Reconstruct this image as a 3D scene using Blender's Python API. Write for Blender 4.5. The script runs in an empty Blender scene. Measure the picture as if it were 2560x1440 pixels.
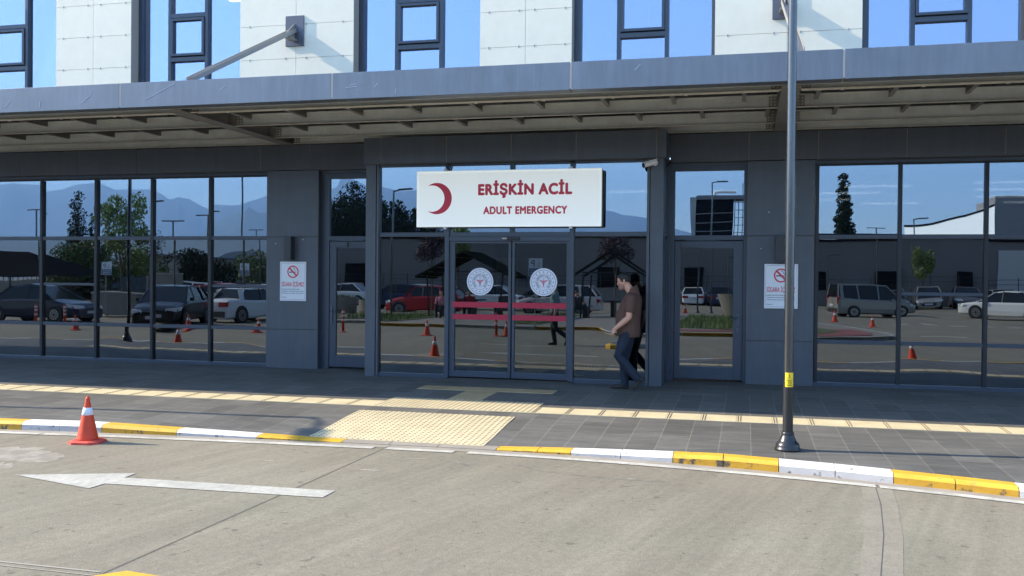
import bpy, bmesh, math, random
from mathutils import Vector, Matrix, noise
R=math.radians; PI=math.pi
S=bpy.context.scene; COL=S.collection
# ------------------------------------------------------------------ camera
cam=bpy.data.cameras.new('camera'); co=bpy.data.objects.new('camera',cam); COL.objects.link(co); S.camera=co
yaw,pitch,roll=.2439,.009718,.009008
cy,sy,cp,sp,cr,sr=math.cos(yaw),math.sin(yaw),math.cos(pitch),math.sin(pitch),math.cos(roll),math.sin(roll)
F=Vector((-sy,cy,0)); RT=Vector((cy,sy,0)); U=Vector((0,0,1))
F,U=F*cp-U*sp,U*cp+F*sp
RT,U=RT*cr+U*sr,U*cr-RT*sr
M=Matrix((RT,U,-F)).transposed().to_4x4(); M.translation=(0,0,1.62); co.matrix_world=M
cam.sensor_width=36; cam.lens=36*2352.5/2560; cam.clip_end=40000; cam.clip_start=.05
# ------------------------------------------------------------------ light
ELEV,AZ=31.0,6.0            # sun height, and angle of the sun's path towards the facade
W=bpy.data.worlds.new('World'); S.world=W; W.use_nodes=True
nt=W.node_tree; bg=nt.nodes['Background']; sky=nt.nodes.new('ShaderNodeTexSky'); sky.sky_type='NISHITA'
sky.sun_disc=False; sky.sun_elevation=R(ELEV); sky.sun_rotation=R(270-AZ); sky.altitude=50; sky.air_density=1.0; sky.dust_density=.3; sky.ozone_density=2.3
nt.links.new(sky.outputs[0],bg.inputs[0]); bg.inputs[1].default_value=.15
sd=bpy.data.lights.new('sun','SUN'); sd.energy=3.5; sd.angle=R(.4); sd.color=(1,.87,.68)
so=bpy.data.objects.new('sun',sd); COL.objects.link(so)
d=Vector((math.cos(R(ELEV))*math.cos(R(AZ)),math.cos(R(ELEV))*math.sin(R(AZ)),-math.sin(R(ELEV))))
so.rotation_euler=d.to_track_quat('-Z','Y').to_euler()
S.view_settings.view_transform='Standard'; S.view_settings.look='None'; S.view_settings.exposure=1.90; S.view_settings.gamma=1
S.render.engine='CYCLES'; S.cycles.max_bounces=8; S.cycles.transparent_max_bounces=10; S.cycles.caustics_reflective=False; S.cycles.caustics_refractive=False
S.cycles.volume_max_steps=16; S.cycles.sample_clamp_indirect=6

# ------------------------------------------------------------------ materials
def srgb(r,g,b):
    f=lambda c:(c/255/12.92 if c/255<=.04045 else ((c/255+.055)/1.055)**2.4)
    return (f(r),f(g),f(b),1)
MATS={}
def mat(name,col,rough=.6,metal=0,var=(),bump=(),spec=.5,coat=0,emit=None,alpha_noise=None):
    """col: linear colour. var: list of (scale, stretch xyz, dark, light) multiplicative noise. bump: (scale,stretch,dist)"""
    m=bpy.data.materials.new(name); m.use_nodes=True; n=m.node_tree.nodes; l=m.node_tree.links
    p=n['Principled BSDF']; p.inputs['Roughness'].default_value=rough; p.inputs['Metallic'].default_value=metal
    p.inputs['Specular IOR Level'].default_value=spec; p.inputs['Coat Weight'].default_value=coat
    if emit: p.inputs['Emission Color'].default_value=emit[0]; p.inputs['Emission Strength'].default_value=emit[1]
    c=col if len(col)==4 else (*col,1)
    p.inputs['Base Color'].default_value=c
    geo=None
    if var or bump: geo=n.new('ShaderNodeTexCoord')
    def nz(scale,st,det=4):
        mp=n.new('ShaderNodeMapping'); mp.inputs['Scale'].default_value=(st[0]*scale,st[1]*scale,st[2]*scale)
        l.new(geo.outputs['Object'],mp.inputs[0]); t=n.new('ShaderNodeTexNoise'); t.inputs['Scale'].default_value=1; t.inputs['Detail'].default_value=det; t.inputs['Roughness'].default_value=.6
        l.new(mp.outputs[0],t.inputs[0]); return t
    cur=None
    for (scale,st,dk,lt) in var:
        t=nz(scale,st); mr=n.new('ShaderNodeMapRange'); mr.inputs[1].default_value=.3; mr.inputs[2].default_value=.7; mr.inputs[3].default_value=dk; mr.inputs[4].default_value=lt
        l.new(t.outputs[0],mr.inputs[0])
        mx=n.new('ShaderNodeVectorMath'); mx.operation='MULTIPLY'
        if cur is None: mx.inputs[0].default_value=c[:3]
        else: l.new(cur,mx.inputs[0])
        cb=n.new('ShaderNodeCombineXYZ')
        for i in range(3): l.new(mr.outputs[0],cb.inputs[i])
        l.new(cb.outputs[0],mx.inputs[1]); cur=mx.outputs[0]
    if cur: l.new(cur,p.inputs['Base Color'])
    if bump:
        prev=None
        for (scale,st,dist) in bump:
            t=nz(scale,st,3); b=n.new('ShaderNodeBump'); b.inputs['Distance'].default_value=dist; b.inputs['Strength'].default_value=1
            l.new(t.outputs[0],b.inputs['Height'])
            if prev: l.new(prev,b.inputs['Normal'])
            prev=b.outputs[0]
        l.new(prev,p.inputs['Normal'])
    MATS[name]=m; return m
X3=(1,1,1)
def worn(name,paint,under,amt,scale=9):
    m=mat(name,paint,.6); n=m.node_tree.nodes; l=m.node_tree.links; p=n['Principled BSDF']; tc=n.new('ShaderNodeTexCoord')
    def nz(sc,det=7,rg=.7,w=0):
        mp=n.new('ShaderNodeMapping'); mp.inputs['Scale'].default_value=sc; mp.inputs['Location'].default_value=(w,w,w); l.new(tc.outputs['Object'],mp.inputs[0])
        t=n.new('ShaderNodeTexNoise'); t.inputs['Scale'].default_value=1; t.inputs['Detail'].default_value=det; t.inputs['Roughness'].default_value=rg; l.new(mp.outputs[0],t.inputs[0]); return t.outputs[0]
    r=n.new('ShaderNodeMapRange'); r.inputs[1].default_value=amt; r.inputs[2].default_value=amt+.07; l.new(nz((scale,scale,scale*.7)),r.inputs[0])
    r2=n.new('ShaderNodeMapRange'); r2.inputs[1].default_value=.3; r2.inputs[2].default_value=.7; r2.inputs[3].default_value=.82; r2.inputs[4].default_value=1.08; l.new(nz((5,5,14),w=5),r2.inputs[0])
    v=n.new('ShaderNodeVectorMath'); v.operation='SCALE'; v.inputs[0].default_value=paint; l.new(r2.outputs[0],v.inputs['Scale'])
    mx=n.new('ShaderNodeMix'); mx.data_type='RGBA'; l.new(r.outputs[0],mx.inputs[0]); l.new(v.outputs[0],mx.inputs[6]); mx.inputs[7].default_value=(*under,1); l.new(mx.outputs[2],p.inputs['Base Color'])
    b=n.new('ShaderNodeBump'); b.inputs['Distance'].default_value=.003; l.new(nz((40,40,40)),b.inputs['Height']); l.new(b.outputs[0],p.inputs['Normal'])
def glass(name,refl,tint,see,dist,scale):
    m=bpy.data.materials.new(name); m.use_nodes=True; n=m.node_tree.nodes; l=m.node_tree.links; n.remove(n['Principled BSDF'])
    out=n['Material Output']; g=n.new('ShaderNodeBsdfGlossy'); g.inputs['Roughness'].default_value=0; g.inputs['Color'].default_value=(*tint,1)
    t=n.new('ShaderNodeBsdfTransparent'); t.inputs[0].default_value=(*see,1)
    mx=n.new('ShaderNodeMixShader'); fr=n.new('ShaderNodeFresnel'); fr.inputs[0].default_value=1.5
    mr=n.new('ShaderNodeMapRange'); mr.inputs[1].default_value=.04; mr.inputs[2].default_value=1; mr.inputs[3].default_value=refl; mr.inputs[4].default_value=1
    l.new(fr.outputs[0],mr.inputs[0]); l.new(mr.outputs[0],mx.inputs[0]); l.new(t.outputs[0],mx.inputs[1]); l.new(g.outputs[0],mx.inputs[2]); l.new(mx.outputs[0],out.inputs[0])
    ge=n.new('ShaderNodeNewGeometry'); oi=n.new('ShaderNodeObjectInfo'); sc=n.new('ShaderNodeVectorMath'); sc.operation='MULTIPLY'; sc.inputs[1].default_value=scale
    ad=n.new('ShaderNodeVectorMath'); ad.operation='ADD'; ml=n.new('ShaderNodeMath'); ml.operation='MULTIPLY'; ml.inputs[1].default_value=57
    l.new(ge.outputs['Position'],sc.inputs[0]); l.new(sc.outputs[0],ad.inputs[0]); l.new(oi.outputs['Random'],ml.inputs[0])
    cb=n.new('ShaderNodeCombineXYZ'); 
    for i in range(3): l.new(ml.outputs[0],cb.inputs[i])
    l.new(cb.outputs[0],ad.inputs[1])
    tn=n.new('ShaderNodeTexNoise'); tn.inputs['Scale'].default_value=1; tn.inputs['Detail'].default_value=.6; l.new(ad.outputs[0],tn.inputs[0])
    b=n.new('ShaderNodeBump'); b.inputs['Distance'].default_value=dist; b.inputs['Strength'].default_value=1; l.new(tn.outputs[0],b.inputs['Height']); l.new(b.outputs[0],g.inputs['Normal'])
    MATS[name]=m; return m
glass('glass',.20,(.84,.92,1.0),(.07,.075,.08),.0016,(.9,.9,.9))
glass('glass_top',.36,(.68,.83,1.0),(.07,.075,.08),.0016,(.9,.9,.9))  # top row: reflectance and blue tint raised to brighten the mirrored sky
glass('glass_mid',.20,(.84,.92,1.0),(.07,.075,.08),.0026,(.8,.8,1.1))
glass('glass_wavy',.20,(.84,.92,1.0),(.08,.09,.10),.0045,(.75,.75,1.6))
glass('glass_clear',.15,(.80,.92,1.0),(.30,.31,.32),.0008,(.7,.7,.7))
glass('glass_upper',.50,(.60,.72,.97),(.45,.46,.48),.0008,(.7,.7,.7))
mat('dark_cladding',(.080,.094,.115),.36,.0,var=[(.7,X3,.88,1.10),(7,(1.5,1,.12),.90,1.09),(2.2,(1,1,2.5),.93,1.05),(30,X3,.96,1.04)],bump=[(1.1,X3,.006)],spec=.6)
mat('mullion_dark',(.014,.017,.024),.4)
mat('dark_frame',(.046,.062,.090),.35,.0,var=[(2,X3,.95,1.05)],spec=.6)
mat('fascia',(.165,.185,.215),.38,.55,var=[(6,(1.6,1,.22),.90,1.10),(.9,X3,.92,1.08),(40,(1,1,.06),.97,1.03)],spec=.6)
mat('scratch',(.42,.44,.50),.6)
mat('seam_light',(.55,.47,.40),.6)
mat('steel_mid',(.24,.23,.215),.5,0,var=[(2,X3,.88,1.1)])
mat('steel_dark',(.13,.125,.115),.5,0,var=[(4,X3,.85,1.1)])
mat('steel_beam',(.52,.55,.55),.5,.0,var=[(1.4,X3,.85,1.12),(12,(1,1,.3),.93,1.06)],spec=.5)
mat('steel_flange',(.66,.64,.56),.55,0,var=[(5,X3,.8,1.1)])
mat('roof_sheet',(.05,.05,.05),.6,.1)  # near-black colour stands in for the shade between the purlins
mat('white_panel',(.95,.885,.71),.5,0,var=[(.5,X3,.96,1.02),(5,X3,.97,1.02)],spec=.35)
mat('panel_backing',(.10,.10,.10),.8)
mat('panel_edge',(.46,.43,.38),.6)
mat('plate_blue',(.12,.13,.16),.45,.2)
mat('strut_steel',(.36,.35,.33),.42,.3)
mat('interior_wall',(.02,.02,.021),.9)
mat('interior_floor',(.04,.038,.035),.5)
mat('interior_panel',(.6,.6,.6),.8)
mat('ceiling_lamp',(.9,.9,.9),.5,emit=((1,.93,.78,1),9))
mat('exit_green',(.02,.25,.1),.5,emit=((.2,1,.6,1),2))
mat('exit_white',(.9,.9,.9),.5,emit=((.9,1,.95,1),3))
mat('sign_white',(.86,.87,.85),.35,spec=.5,emit=((.9,1,1,1),.10))  # faint emission added to brighten the face under the canopy
mat('sign_edge',(.66,.66,.64),.4)
mat('sign_black',(.015,.015,.017),.5)
mat('red_letter',(.74,.035,.075),.4)
mat('red_stripe',(.48,.014,.05),.45)
mat('dark_red',(.30,.02,.04),.5)
mat('sticker_white',(.80,.82,.88),.5)
mat('sticker_grey',(.22,.20,.27),.6)
mat('text_blue',(.10,.16,.28),.6)
mat('paper_white',(.86,.88,.90),.4)
mat('black_box',(.014,.015,.018),.45)
mat('box_grey',(.035,.037,.042),.4)
mat('camera_white',(.8,.8,.8),.35)
mat('handle',(.10,.12,.16),.3,.7)
mat('pole_paint',(.12,.124,.128),.24,.9,var=[(3,(1,1,.4),.9,1.1)],spec=.6)
mat('pole_dark',(.016,.017,.020),.33,.1,spec=.6)
mat('label_yellow',(.86,.62,.02),.5); mat('black',(.008,.008,.009),.6)
mat('cone_red',(.66,.062,.018),.5,0,var=[(6,X3,.85,1.08),(30,X3,.95,1.04)],spec=.4)
mat('cone_base',(.60,.075,.05),.6,0,var=[(8,X3,.8,1.15)])
mat('cone_band',(.72,.74,.80),.35)
mat('yellow_line',(.72,.40,.02),.6,0,var=[(4,X3,.7,1.1),(30,X3,.85,1.08)])
mat('white_line',(.56,.53,.45),.8,0,var=[(2.5,X3,.66,1.12),(14,X3,.80,1.10),(45,X3,.80,1.08)],bump=[(70,X3,.002)])
mat('arrow_paint',(.46,.44,.375),.75,0,var=[(3,X3,.80,1.08),(28,(1,.5,1),.78,1.1),(110,X3,.85,1.1)],bump=[(90,X3,.003)])
worn('tyre_rub',(.17,.155,.125),(.225,.203,.152),.44,9)
worn('paint_stain',(.33,.295,.235),(.24,.21,.16),.47,5)
mat('joint_dark',(.075,.07,.065),.9)
mat('trowel_strip',(.223,.197,.148),.9,0,var=[(3,X3,.9,1.08),(22,X3,.9,1.1),(60,X3,.82,1.16)],bump=[(60,X3,.002)])
mat('joint_pale',(.31,.285,.23),.9)
mat('tactile_cream',(.61,.52,.325),.6,0,var=[(3,X3,.86,1.06),(25,X3,.93,1.04)])
mat('tactile_shaded',(.50,.37,.20),.65,0,var=[(3,X3,.82,1.1),(25,X3,.9,1.06)])  # cream plates darkened and tinted: canopy shade painted into the colour
mat('tactile_dark',(.20,.15,.10),.7)
mat('gutter',(.29,.255,.205),.85,0,var=[(4,X3,.85,1.1),(40,X3,.9,1.08)],bump=[(60,X3,.003)])
mat('kerb_grey',(.33,.32,.30),.85,0,var=[(6,X3,.85,1.1),(60,X3,.9,1.08)],bump=[(50,X3,.003)])
mat('skin',(.66,.34,.225),.5,var=[(20,X3,.93,1.05)]); mat('skin_dark',(.30,.15,.10),.5)
mat('hair',(.012,.010,.009),.6,var=[(70,X3,.6,1.6)]); mat('hair_grey',(.09,.085,.08),.7,var=[(70,X3,.6,1.4)])
mat('stubble',(.36,.20,.15),.7)
mat('shirt_brown',(.112,.056,.039),.85,var=[(9,X3,.88,1.1),(60,X3,.94,1.05)],bump=[(14,(1,1,.8),.006),(240,X3,.0008)])
mat('jeans',(.012,.020,.037),.85,var=[(7,X3,.7,1.35),(60,X3,.9,1.1)],bump=[(16,(1,1,1.6),.008)])
mat('shoe',(.026,.020,.016),.7); mat('shoe_sole',(.018,.017,.016),.8)
mat('cloth_black',(.02,.02,.022),.8); mat('cloth_teal',(.20,.30,.33),.8); mat('cloth_pink',(.55,.20,.25),.8); mat('cloth_grey',(.2,.2,.2),.8); mat('cloth_red',(.35,.03,.03),.8)
# concrete roadway: broomed concrete with pores, blotches, tyre rubs
def road_mat(name,base,broom=1):
    m=bpy.data.materials.new(name); m.use_nodes=True; n=m.node_tree.nodes; l=m.node_tree.links; p=n['Principled BSDF']; p.inputs['Roughness'].default_value=.85; p.inputs['Specular IOR Level'].default_value=.3
    tc=n.new('ShaderNodeTexCoord')
    def nz(sc,rot=0,det=4,rg=.6,w=0):
        mp=n.new('ShaderNodeMapping'); mp.inputs['Rotation'].default_value=(0,0,rot); mp.inputs['Scale'].default_value=sc; mp.inputs['Location'].default_value=(w,w,0)
        vr=n.new('ShaderNodeVectorRotate'); vr.rotation_type='Z_AXIS'; vr.inputs['Angle'].default_value=rot
        mp.inputs['Rotation'].default_value=(0,0,0); l.new(tc.outputs['Object'],vr.inputs[0]); l.new(vr.outputs[0],mp.inputs[0])
        t=n.new('ShaderNodeTexNoise'); t.inputs['Scale'].default_value=1; t.inputs['Detail'].default_value=det; t.inputs['Roughness'].default_value=rg; l.new(mp.outputs[0],t.inputs[0]); return t.outputs[0]
    def rng(s,a,b,c,d_):
        r=n.new('ShaderNodeMapRange'); r.inputs[1].default_value=a; r.inputs[2].default_value=b; r.inputs[3].default_value=c; r.inputs[4].default_value=d_; l.new(s,r.inputs[0]); return r.outputs[0]
    def mul(a,b):
        r=n.new('ShaderNodeMath'); r.operation='MULTIPLY'; l.new(a,r.inputs[0]); l.new(b,r.inputs[1]); return r.outputs[0]
    f=rng(nz((.35,.35,1),det=5),.3,.7,.88,1.10)
    f=mul(f,rng(nz((2.2,.25,1),rot=.24,det=6,w=4),.35,.65,.92,1.07))      # sweeping streaks
    broomn=nz((13,.5,1),rot=.26,det=5)
    f=mul(f,rng(broomn,.32,.68,.92,1.06))
    f=mul(f,rng(nz((22,22,22),det=5,rg=.85),.34,.66,.83,1.15))
    f=mul(f,rng(nz((70,70,70),det=3,rg=.8),.3,.7,.80,1.18))
    f=mul(f,rng(nz((3.3,3.3,3),det=7,rg=.75,w=9),.60,.74,1,.86))         # old stains
    f=mul(f,rng(nz((1.1,.4,1),rot=.9,det=6,rg=.75,w=3),.62,.76,1,.90))
    f=mul(f,rng(nz((9,9,9),det=2,rg=.5,w=31),.68,.72,1,.66))             # small dark spots
    f=mul(f,rng(nz((7,7,7),det=3,rg=.6,w=57),.76,.80,1,1.30))
    v=n.new('ShaderNodeVectorMath'); v.operation='SCALE'; v.inputs[0].default_value=base; l.new(f,v.inputs['Scale'])
    hs=n.new('ShaderNodeMix'); hs.data_type='RGBA'; hs.blend_type='MULTIPLY'; hs.inputs[0].default_value=1
    l.new(v.outputs[0],hs.inputs[6]); cr_=n.new('ShaderNodeValToRGB'); cr_.color_ramp.elements[0].position=.35; cr_.color_ramp.elements[1].position=.65; cr_.color_ramp.elements[0].color=(1,.97,.96,1); cr_.color_ramp.elements[1].color=(.97,1,.97,1)
    l.new(nz((.5,.5,1),w=22),cr_.inputs[0]); l.new(cr_.outputs[0],hs.inputs[7]); l.new(hs.outputs[2],p.inputs['Base Color'])
    b=n.new('ShaderNodeBump'); b.inputs['Distance'].default_value=.0015; l.new(broomn,b.inputs['Height']); b2=n.new('ShaderNodeBump'); b2.inputs['Distance'].default_value=.004
    l.new(nz((70,70,70),det=3),b2.inputs['Height']); l.new(b.outputs[0],b2.inputs['Normal']); l.new(b2.outputs[0],p.inputs['Normal'])
    MATS[name]=m
road_mat('concrete_road',(.226,.200,.150)); road_mat('asphalt_far',(.20,.195,.18))
# slate paving
def slate_mat():
    m=bpy.data.materials.new('slate'); m.use_nodes=True; n=m.node_tree.nodes; l=m.node_tree.links; p=n['Principled BSDF']; p.inputs['Roughness'].default_value=.62; p.inputs['Specular IOR Level'].default_value=.35
    tc=n.new('ShaderNodeTexCoord'); sx=n.new('ShaderNodeSeparateXYZ'); l.new(tc.outputs['Object'],sx.inputs[0])
    def brick(a,b,bw,rh,ofs,fr=2,la=0,lb=0):
        cb=n.new('ShaderNodeCombineXYZ'); aa=n.new('ShaderNodeMath'); aa.operation='ADD'; aa.inputs[1].default_value=la; l.new(a,aa.inputs[0]); ab=n.new('ShaderNodeMath'); ab.operation='ADD'; ab.inputs[1].default_value=lb; l.new(b,ab.inputs[0])
        l.new(aa.outputs[0],cb.inputs[0]); l.new(ab.outputs[0],cb.inputs[1]); br=n.new('ShaderNodeTexBrick'); br.offset=ofs; br.offset_frequency=fr; br.squash=1
        br.inputs['Scale'].default_value=1; br.inputs['Brick Width'].default_value=bw; br.inputs['Row Height'].default_value=rh; br.inputs['Mortar Size'].default_value=.0045; br.inputs['Mortar Smooth'].default_value=.3; br.inputs['Bias'].default_value=0
        br.inputs['Color1'].default_value=(.80,.80,.80,1); br.inputs['Color2'].default_value=(1.14,1.14,1.14,1); br.inputs['Mortar'].default_value=(1.75,1.72,1.62,1); l.new(cb.outputs[0],br.inputs[0]); return br.outputs[0]
    A=brick(sx.outputs[1],sx.outputs[0],.66,.3205,.37,3,la=.1,lb=.255)
    B=brick(sx.outputs[0],sx.outputs[1],.66,.3205,.4,2,lb=.10)
    gt=n.new('ShaderNodeMath'); gt.operation='GREATER_THAN'; gt.inputs[1].default_value=13.95; l.new(sx.outputs[1],gt.inputs[0])
    mx=n.new('ShaderNodeMix'); mx.data_type='RGBA'; l.new(gt.outputs[0],mx.inputs[0]); l.new(A,mx.inputs[6]); l.new(B,mx.inputs[7])
    def nz(sc,det=5,rg=.65,w=0):
        mp=n.new('ShaderNodeMapping'); mp.inputs['Scale'].default_value=sc; mp.inputs['Location'].default_value=(w,w,w); l.new(tc.outputs['Object'],mp.inputs[0])
        t=n.new('ShaderNodeTexNoise'); t.inputs['Scale'].default_value=1; t.inputs['Detail'].default_value=det; t.inputs['Roughness'].default_value=rg; l.new(mp.outputs[0],t.inputs[0]); return t.outputs[0]
    def rng(s,a,b,c,d_):
        r=n.new('ShaderNodeMapRange'); r.inputs[1].default_value=a; r.inputs[2].default_value=b; r.inputs[3].default_value=c; r.inputs[4].default_value=d_; l.new(s,r.inputs[0]); return r.outputs[0]
    f1=rng(nz((1.6,7,1)),.3,.7,.80,1.22); f2=rng(nz((.4,.4,1),w=7),.3,.7,.88,1.12); f3=rng(nz((9,40,1),w=3),.3,.7,.86,1.14)
    mm=n.new('ShaderNodeMath'); mm.operation='MULTIPLY'; l.new(f1,mm.inputs[0]); l.new(f2,mm.inputs[1]); m2=n.new('ShaderNodeMath'); m2.operation='MULTIPLY'; l.new(mm.outputs[0],m2.inputs[0]); l.new(f3,m2.inputs[1])
    v=n.new('ShaderNodeVectorMath'); v.operation='SCALE'; l.new(mx.outputs[2],v.inputs[0]); l.new(m2.outputs[0],v.inputs['Scale'])
    v2=n.new('ShaderNodeVectorMath'); v2.operation='MULTIPLY'; v2.inputs[1].default_value=(.118,.113,.101); l.new(v.outputs[0],v2.inputs[0]); l.new(v2.outputs[0],p.inputs['Base Color'])
    b=n.new('ShaderNodeBump'); b.inputs['Distance'].default_value=.004; l.new(m2.outputs[0],b.inputs['Height']); l.new(b.outputs[0],p.inputs['Normal'])
    MATS['slate']=m
slate_mat()
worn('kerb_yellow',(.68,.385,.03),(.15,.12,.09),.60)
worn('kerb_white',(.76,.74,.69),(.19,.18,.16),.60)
worn('kerb_yellow_grimy',(.50,.28,.02),(.07,.06,.05),.54,6)  # front face copy of the yellow: shade painted in, plus grime
worn('kerb_white_grimy',(.46,.455,.46),(.09,.085,.08),.54,6)  # front face copy of the white: shade painted in, plus grime
mat('far_wall',(.19,.18,.175),1.0,spec=.1,var=[(.12,X3,.93,1.06)]); mat('far_wall_light',(.5,.5,.49),.9); mat('far_white',(.82,.82,.78),.8); mat('far_dark',(.008,.008,.010),1.0,spec=0)
mat('house_wall',(.34,.33,.31),.9,var=[(.5,X3,.85,1.1)]); mat('shed_wall',(.22,.27,.33),.8); mat('roof_grey',(.14,.15,.17),.7); mat('tent',(.016,.016,.018),1.0,spec=0)
mat('leaf_green',(.085,.13,.03),.6,var=[(3,X3,.7,1.4)]); mat('leaf_light',(.17,.22,.045),.6,var=[(3,X3,.7,1.4)]); mat('leaf_dark',(.016,.026,.012),.9,spec=.1,var=[(1,X3,.7,1.4)]); mat('leaf_purple',(.045,.020,.030),.6,var=[(3,X3,.7,1.4)])
mat('bark',(.10,.075,.055),.9); mat('grass_green',(.085,.105,.03),.9,var=[(1.5,X3,.7,1.3),(20,X3,.8,1.2)]); mat('red_paving',(.26,.085,.075),.9,var=[(6,X3,.85,1.1)])
mat('mountain',(.060,.075,.045),.95,var=[(.002,X3,.7,1.2)]); mat('planter',(.25,.23,.20),.95,spec=.1,var=[(3,X3,.9,1.08)]); mat('canvas',(.02,.024,.02),1.0,spec=0); mat('canvas_light',(.30,.26,.20),.8)
mat('tyre',(.012,.012,.012),.8); mat('rim',(.35,.36,.38),.3,.8); mat('car_glass',(.008,.010,.012),.08,spec=.45); mat('trim_dark',(.02,.02,.022),.5)
mat('headlight',(.75,.8,.82),.15); mat('taillight',(.35,.01,.01),.2); mat('plate',(.6,.62,.64),.4); mat('post_dark',(.018,.02,.022),.45)
for nme,c in dict(navy=(.008,.014,.045),black=(.006,.007,.010),white=(.72,.72,.70),red=(.42,.015,.02),blue=(.02,.035,.08),silver=(.27,.26,.24),grey=(.10,.10,.11),pearl=(.62,.57,.54)).items():
    mat('paint_'+nme,c,.3,.15 if nme in('silver','grey') else 0,coat=.25,spec=.35)

# ------------------------------------------------------------------ mesh helpers
def link(name,me,parent=None,loc=None,rz=0):
    o=bpy.data.objects.new(name,me); COL.objects.link(o)
    if parent is not None: o.parent=parent
    if loc is not None: o.location=loc
    if rz: o.rotation_euler=(0,0,rz)
    return o
def tag(o,label=None,cat=None,group=None,kind=None):
    if label: o['label']=label
    if cat: o['category']=cat
    if group: o['group']=group
    if kind: o['kind']=kind
    return o
def empty(name,loc=(0,0,0),rz=0,**k):
    o=bpy.data.objects.new(name,None); COL.objects.link(o); o.location=loc; o.rotation_euler=(0,0,rz); o.empty_display_size=.2
    return tag(o,**k)
class MB:
    def __init__(s,org=(0,0,0)): s.v=[];s.f=[];s.m=[];s.mats=[];s.o=Vector(org)
    def mi(s,name):
        if name not in s.mats: s.mats.append(name)
        return s.mats.index(name)
    def add(s,vs,fs,m):
        b=len(s.v); s.v+= [Vector(v)-s.o for v in vs]; i=s.mi(m)
        for f in fs: s.f.append([b+k for k in f]); s.m.append(i)
        return s
    def box(s,x0,x1,y0,y1,z0,z1,m):
        if x1<x0:x0,x1=x1,x0
        if y1<y0:y0,y1=y1,y0
        if z1<z0:z0,z1=z1,z0
        return s.add([(x0,y0,z0),(x1,y0,z0),(x1,y1,z0),(x0,y1,z0),(x0,y0,z1),(x1,y0,z1),(x1,y1,z1),(x0,y1,z1)],[(3,2,1,0),(4,5,6,7),(0,1,5,4),(1,2,6,5),(2,3,7,6),(3,0,4,7)],m)
    def bar(s,a,b,w,h,m,up=(0,0,1)):
        a=Vector(a);b=Vector(b);d=(b-a).normalized();u=Vector(up);r=d.cross(u).normalized();u=r.cross(d)
        vs=[]
        for p in(a,b):
            for i,j in((-1,-1),(1,-1),(1,1),(-1,1)): vs.append(p+r*i*w/2+u*j*h/2)
        return s.add(vs,[(0,3,2,1),(4,5,6,7),(0,1,5,4),(1,2,6,5),(2,3,7,6),(3,0,4,7)],m)
    def tube(s,pts,rad,m,n=10,caps=True):
        pts=[Vector(p) for p in pts]; rs=rad if isinstance(rad,(list,tuple)) else [rad]*len(pts); vs=[];fs=[]
        pu=None
        for i,p in enumerate(pts):
            d=(pts[min(i+1,len(pts)-1)]-pts[max(i-1,0)]).normalized()
            if pu is None: pu=Vector((1,0,0)) if abs(d.x)<.9 else Vector((0,1,0))
            r=d.cross(pu).normalized(); pu2=r.cross(d); pu=pu2
            for k in range(n):
                a=2*PI*k/n; vs.append(p+(r*math.cos(a)+pu2*math.sin(a))*rs[i])
        for i in range(len(pts)-1):
            for k in range(n):
                k2=(k+1)%n; fs.append((i*n+k,i*n+k2,(i+1)*n+k2,(i+1)*n+k))
        if caps: fs.append(tuple(range(n)[::-1])); fs.append(tuple((len(pts)-1)*n+k for k in range(n)))
        return s.add(vs,fs,m)
    def lathe(s,c,prof,m,n=24):
        vs=[];fs=[]
        for r,z in prof:
            for k in range(n):
                a=2*PI*k/n; vs.append((c[0]+r*math.cos(a),c[1]+r*math.sin(a),c[2]+z))
        for i in range(len(prof)-1):
            for k in range(n):
                k2=(k+1)%n; fs.append((i*n+k,i*n+k2,(i+1)*n+k2,(i+1)*n+k))
        fs.append(tuple(range(n)[::-1])); fs.append(tuple((len(prof)-1)*n+k for k in range(n)))
        return s.add(vs,fs,m)
    def loft(s,secs,m,n=16,p=2.0):
        """secs: (center, right vec*rx, up vec*ry) rings"""
        vs=[];fs=[]
        for c,a,b in secs:
            c=Vector(c);a=Vector(a);b=Vector(b)
            for k in range(n):
                t=2*PI*k/n; ct,st=math.cos(t),math.sin(t)
                ct=math.copysign(abs(ct)**(2/p),ct); st=math.copysign(abs(st)**(2/p),st)
                vs.append(c+a*ct+b*st)
        for i in range(len(secs)-1):
            for k in range(n):
                k2=(k+1)%n; fs.append((i*n+k,i*n+k2,(i+1)*n+k2,(i+1)*n+k))
        fs.append(tuple(range(n)[::-1])); fs.append(tuple((len(secs)-1)*n+k for k in range(n)))
        return s.add(vs,fs,m)
    def ball(s,c,rx,ry,rz,m,n=14,mm=9):
        secs=[]
        for i in range(mm+1):
            t=-PI/2+PI*i/mm; secs.append(((c[0],c[1],c[2]+rz*math.sin(t)),(max(rx*math.cos(t),1e-4),0,0),(0,max(ry*math.cos(t),1e-4),0)))
        return s.loft(secs,m,n)
    def disc(s,c,r,y,m,n=40,r0=0):
        """flat disc in the xz plane facing -y"""
        vs=[];fs=[]
        for k in range(n):
            a=2*PI*k/n; vs.append((c[0]+r*math.cos(a),y,c[1]+r*math.sin(a)))
        if r0:
            for k in range(n):
                a=2*PI*k/n; vs.append((c[0]+r0*math.cos(a),y,c[1]+r0*math.sin(a)))
            for k in range(n): k2=(k+1)%n; fs.append((k,k2,n+k2,n+k))
        else: fs.append(tuple(range(n)))
        return s.add(vs,fs,m)
    def poly(s,pts,m): return s.add(pts,[tuple(range(len(pts)))],m)
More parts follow.
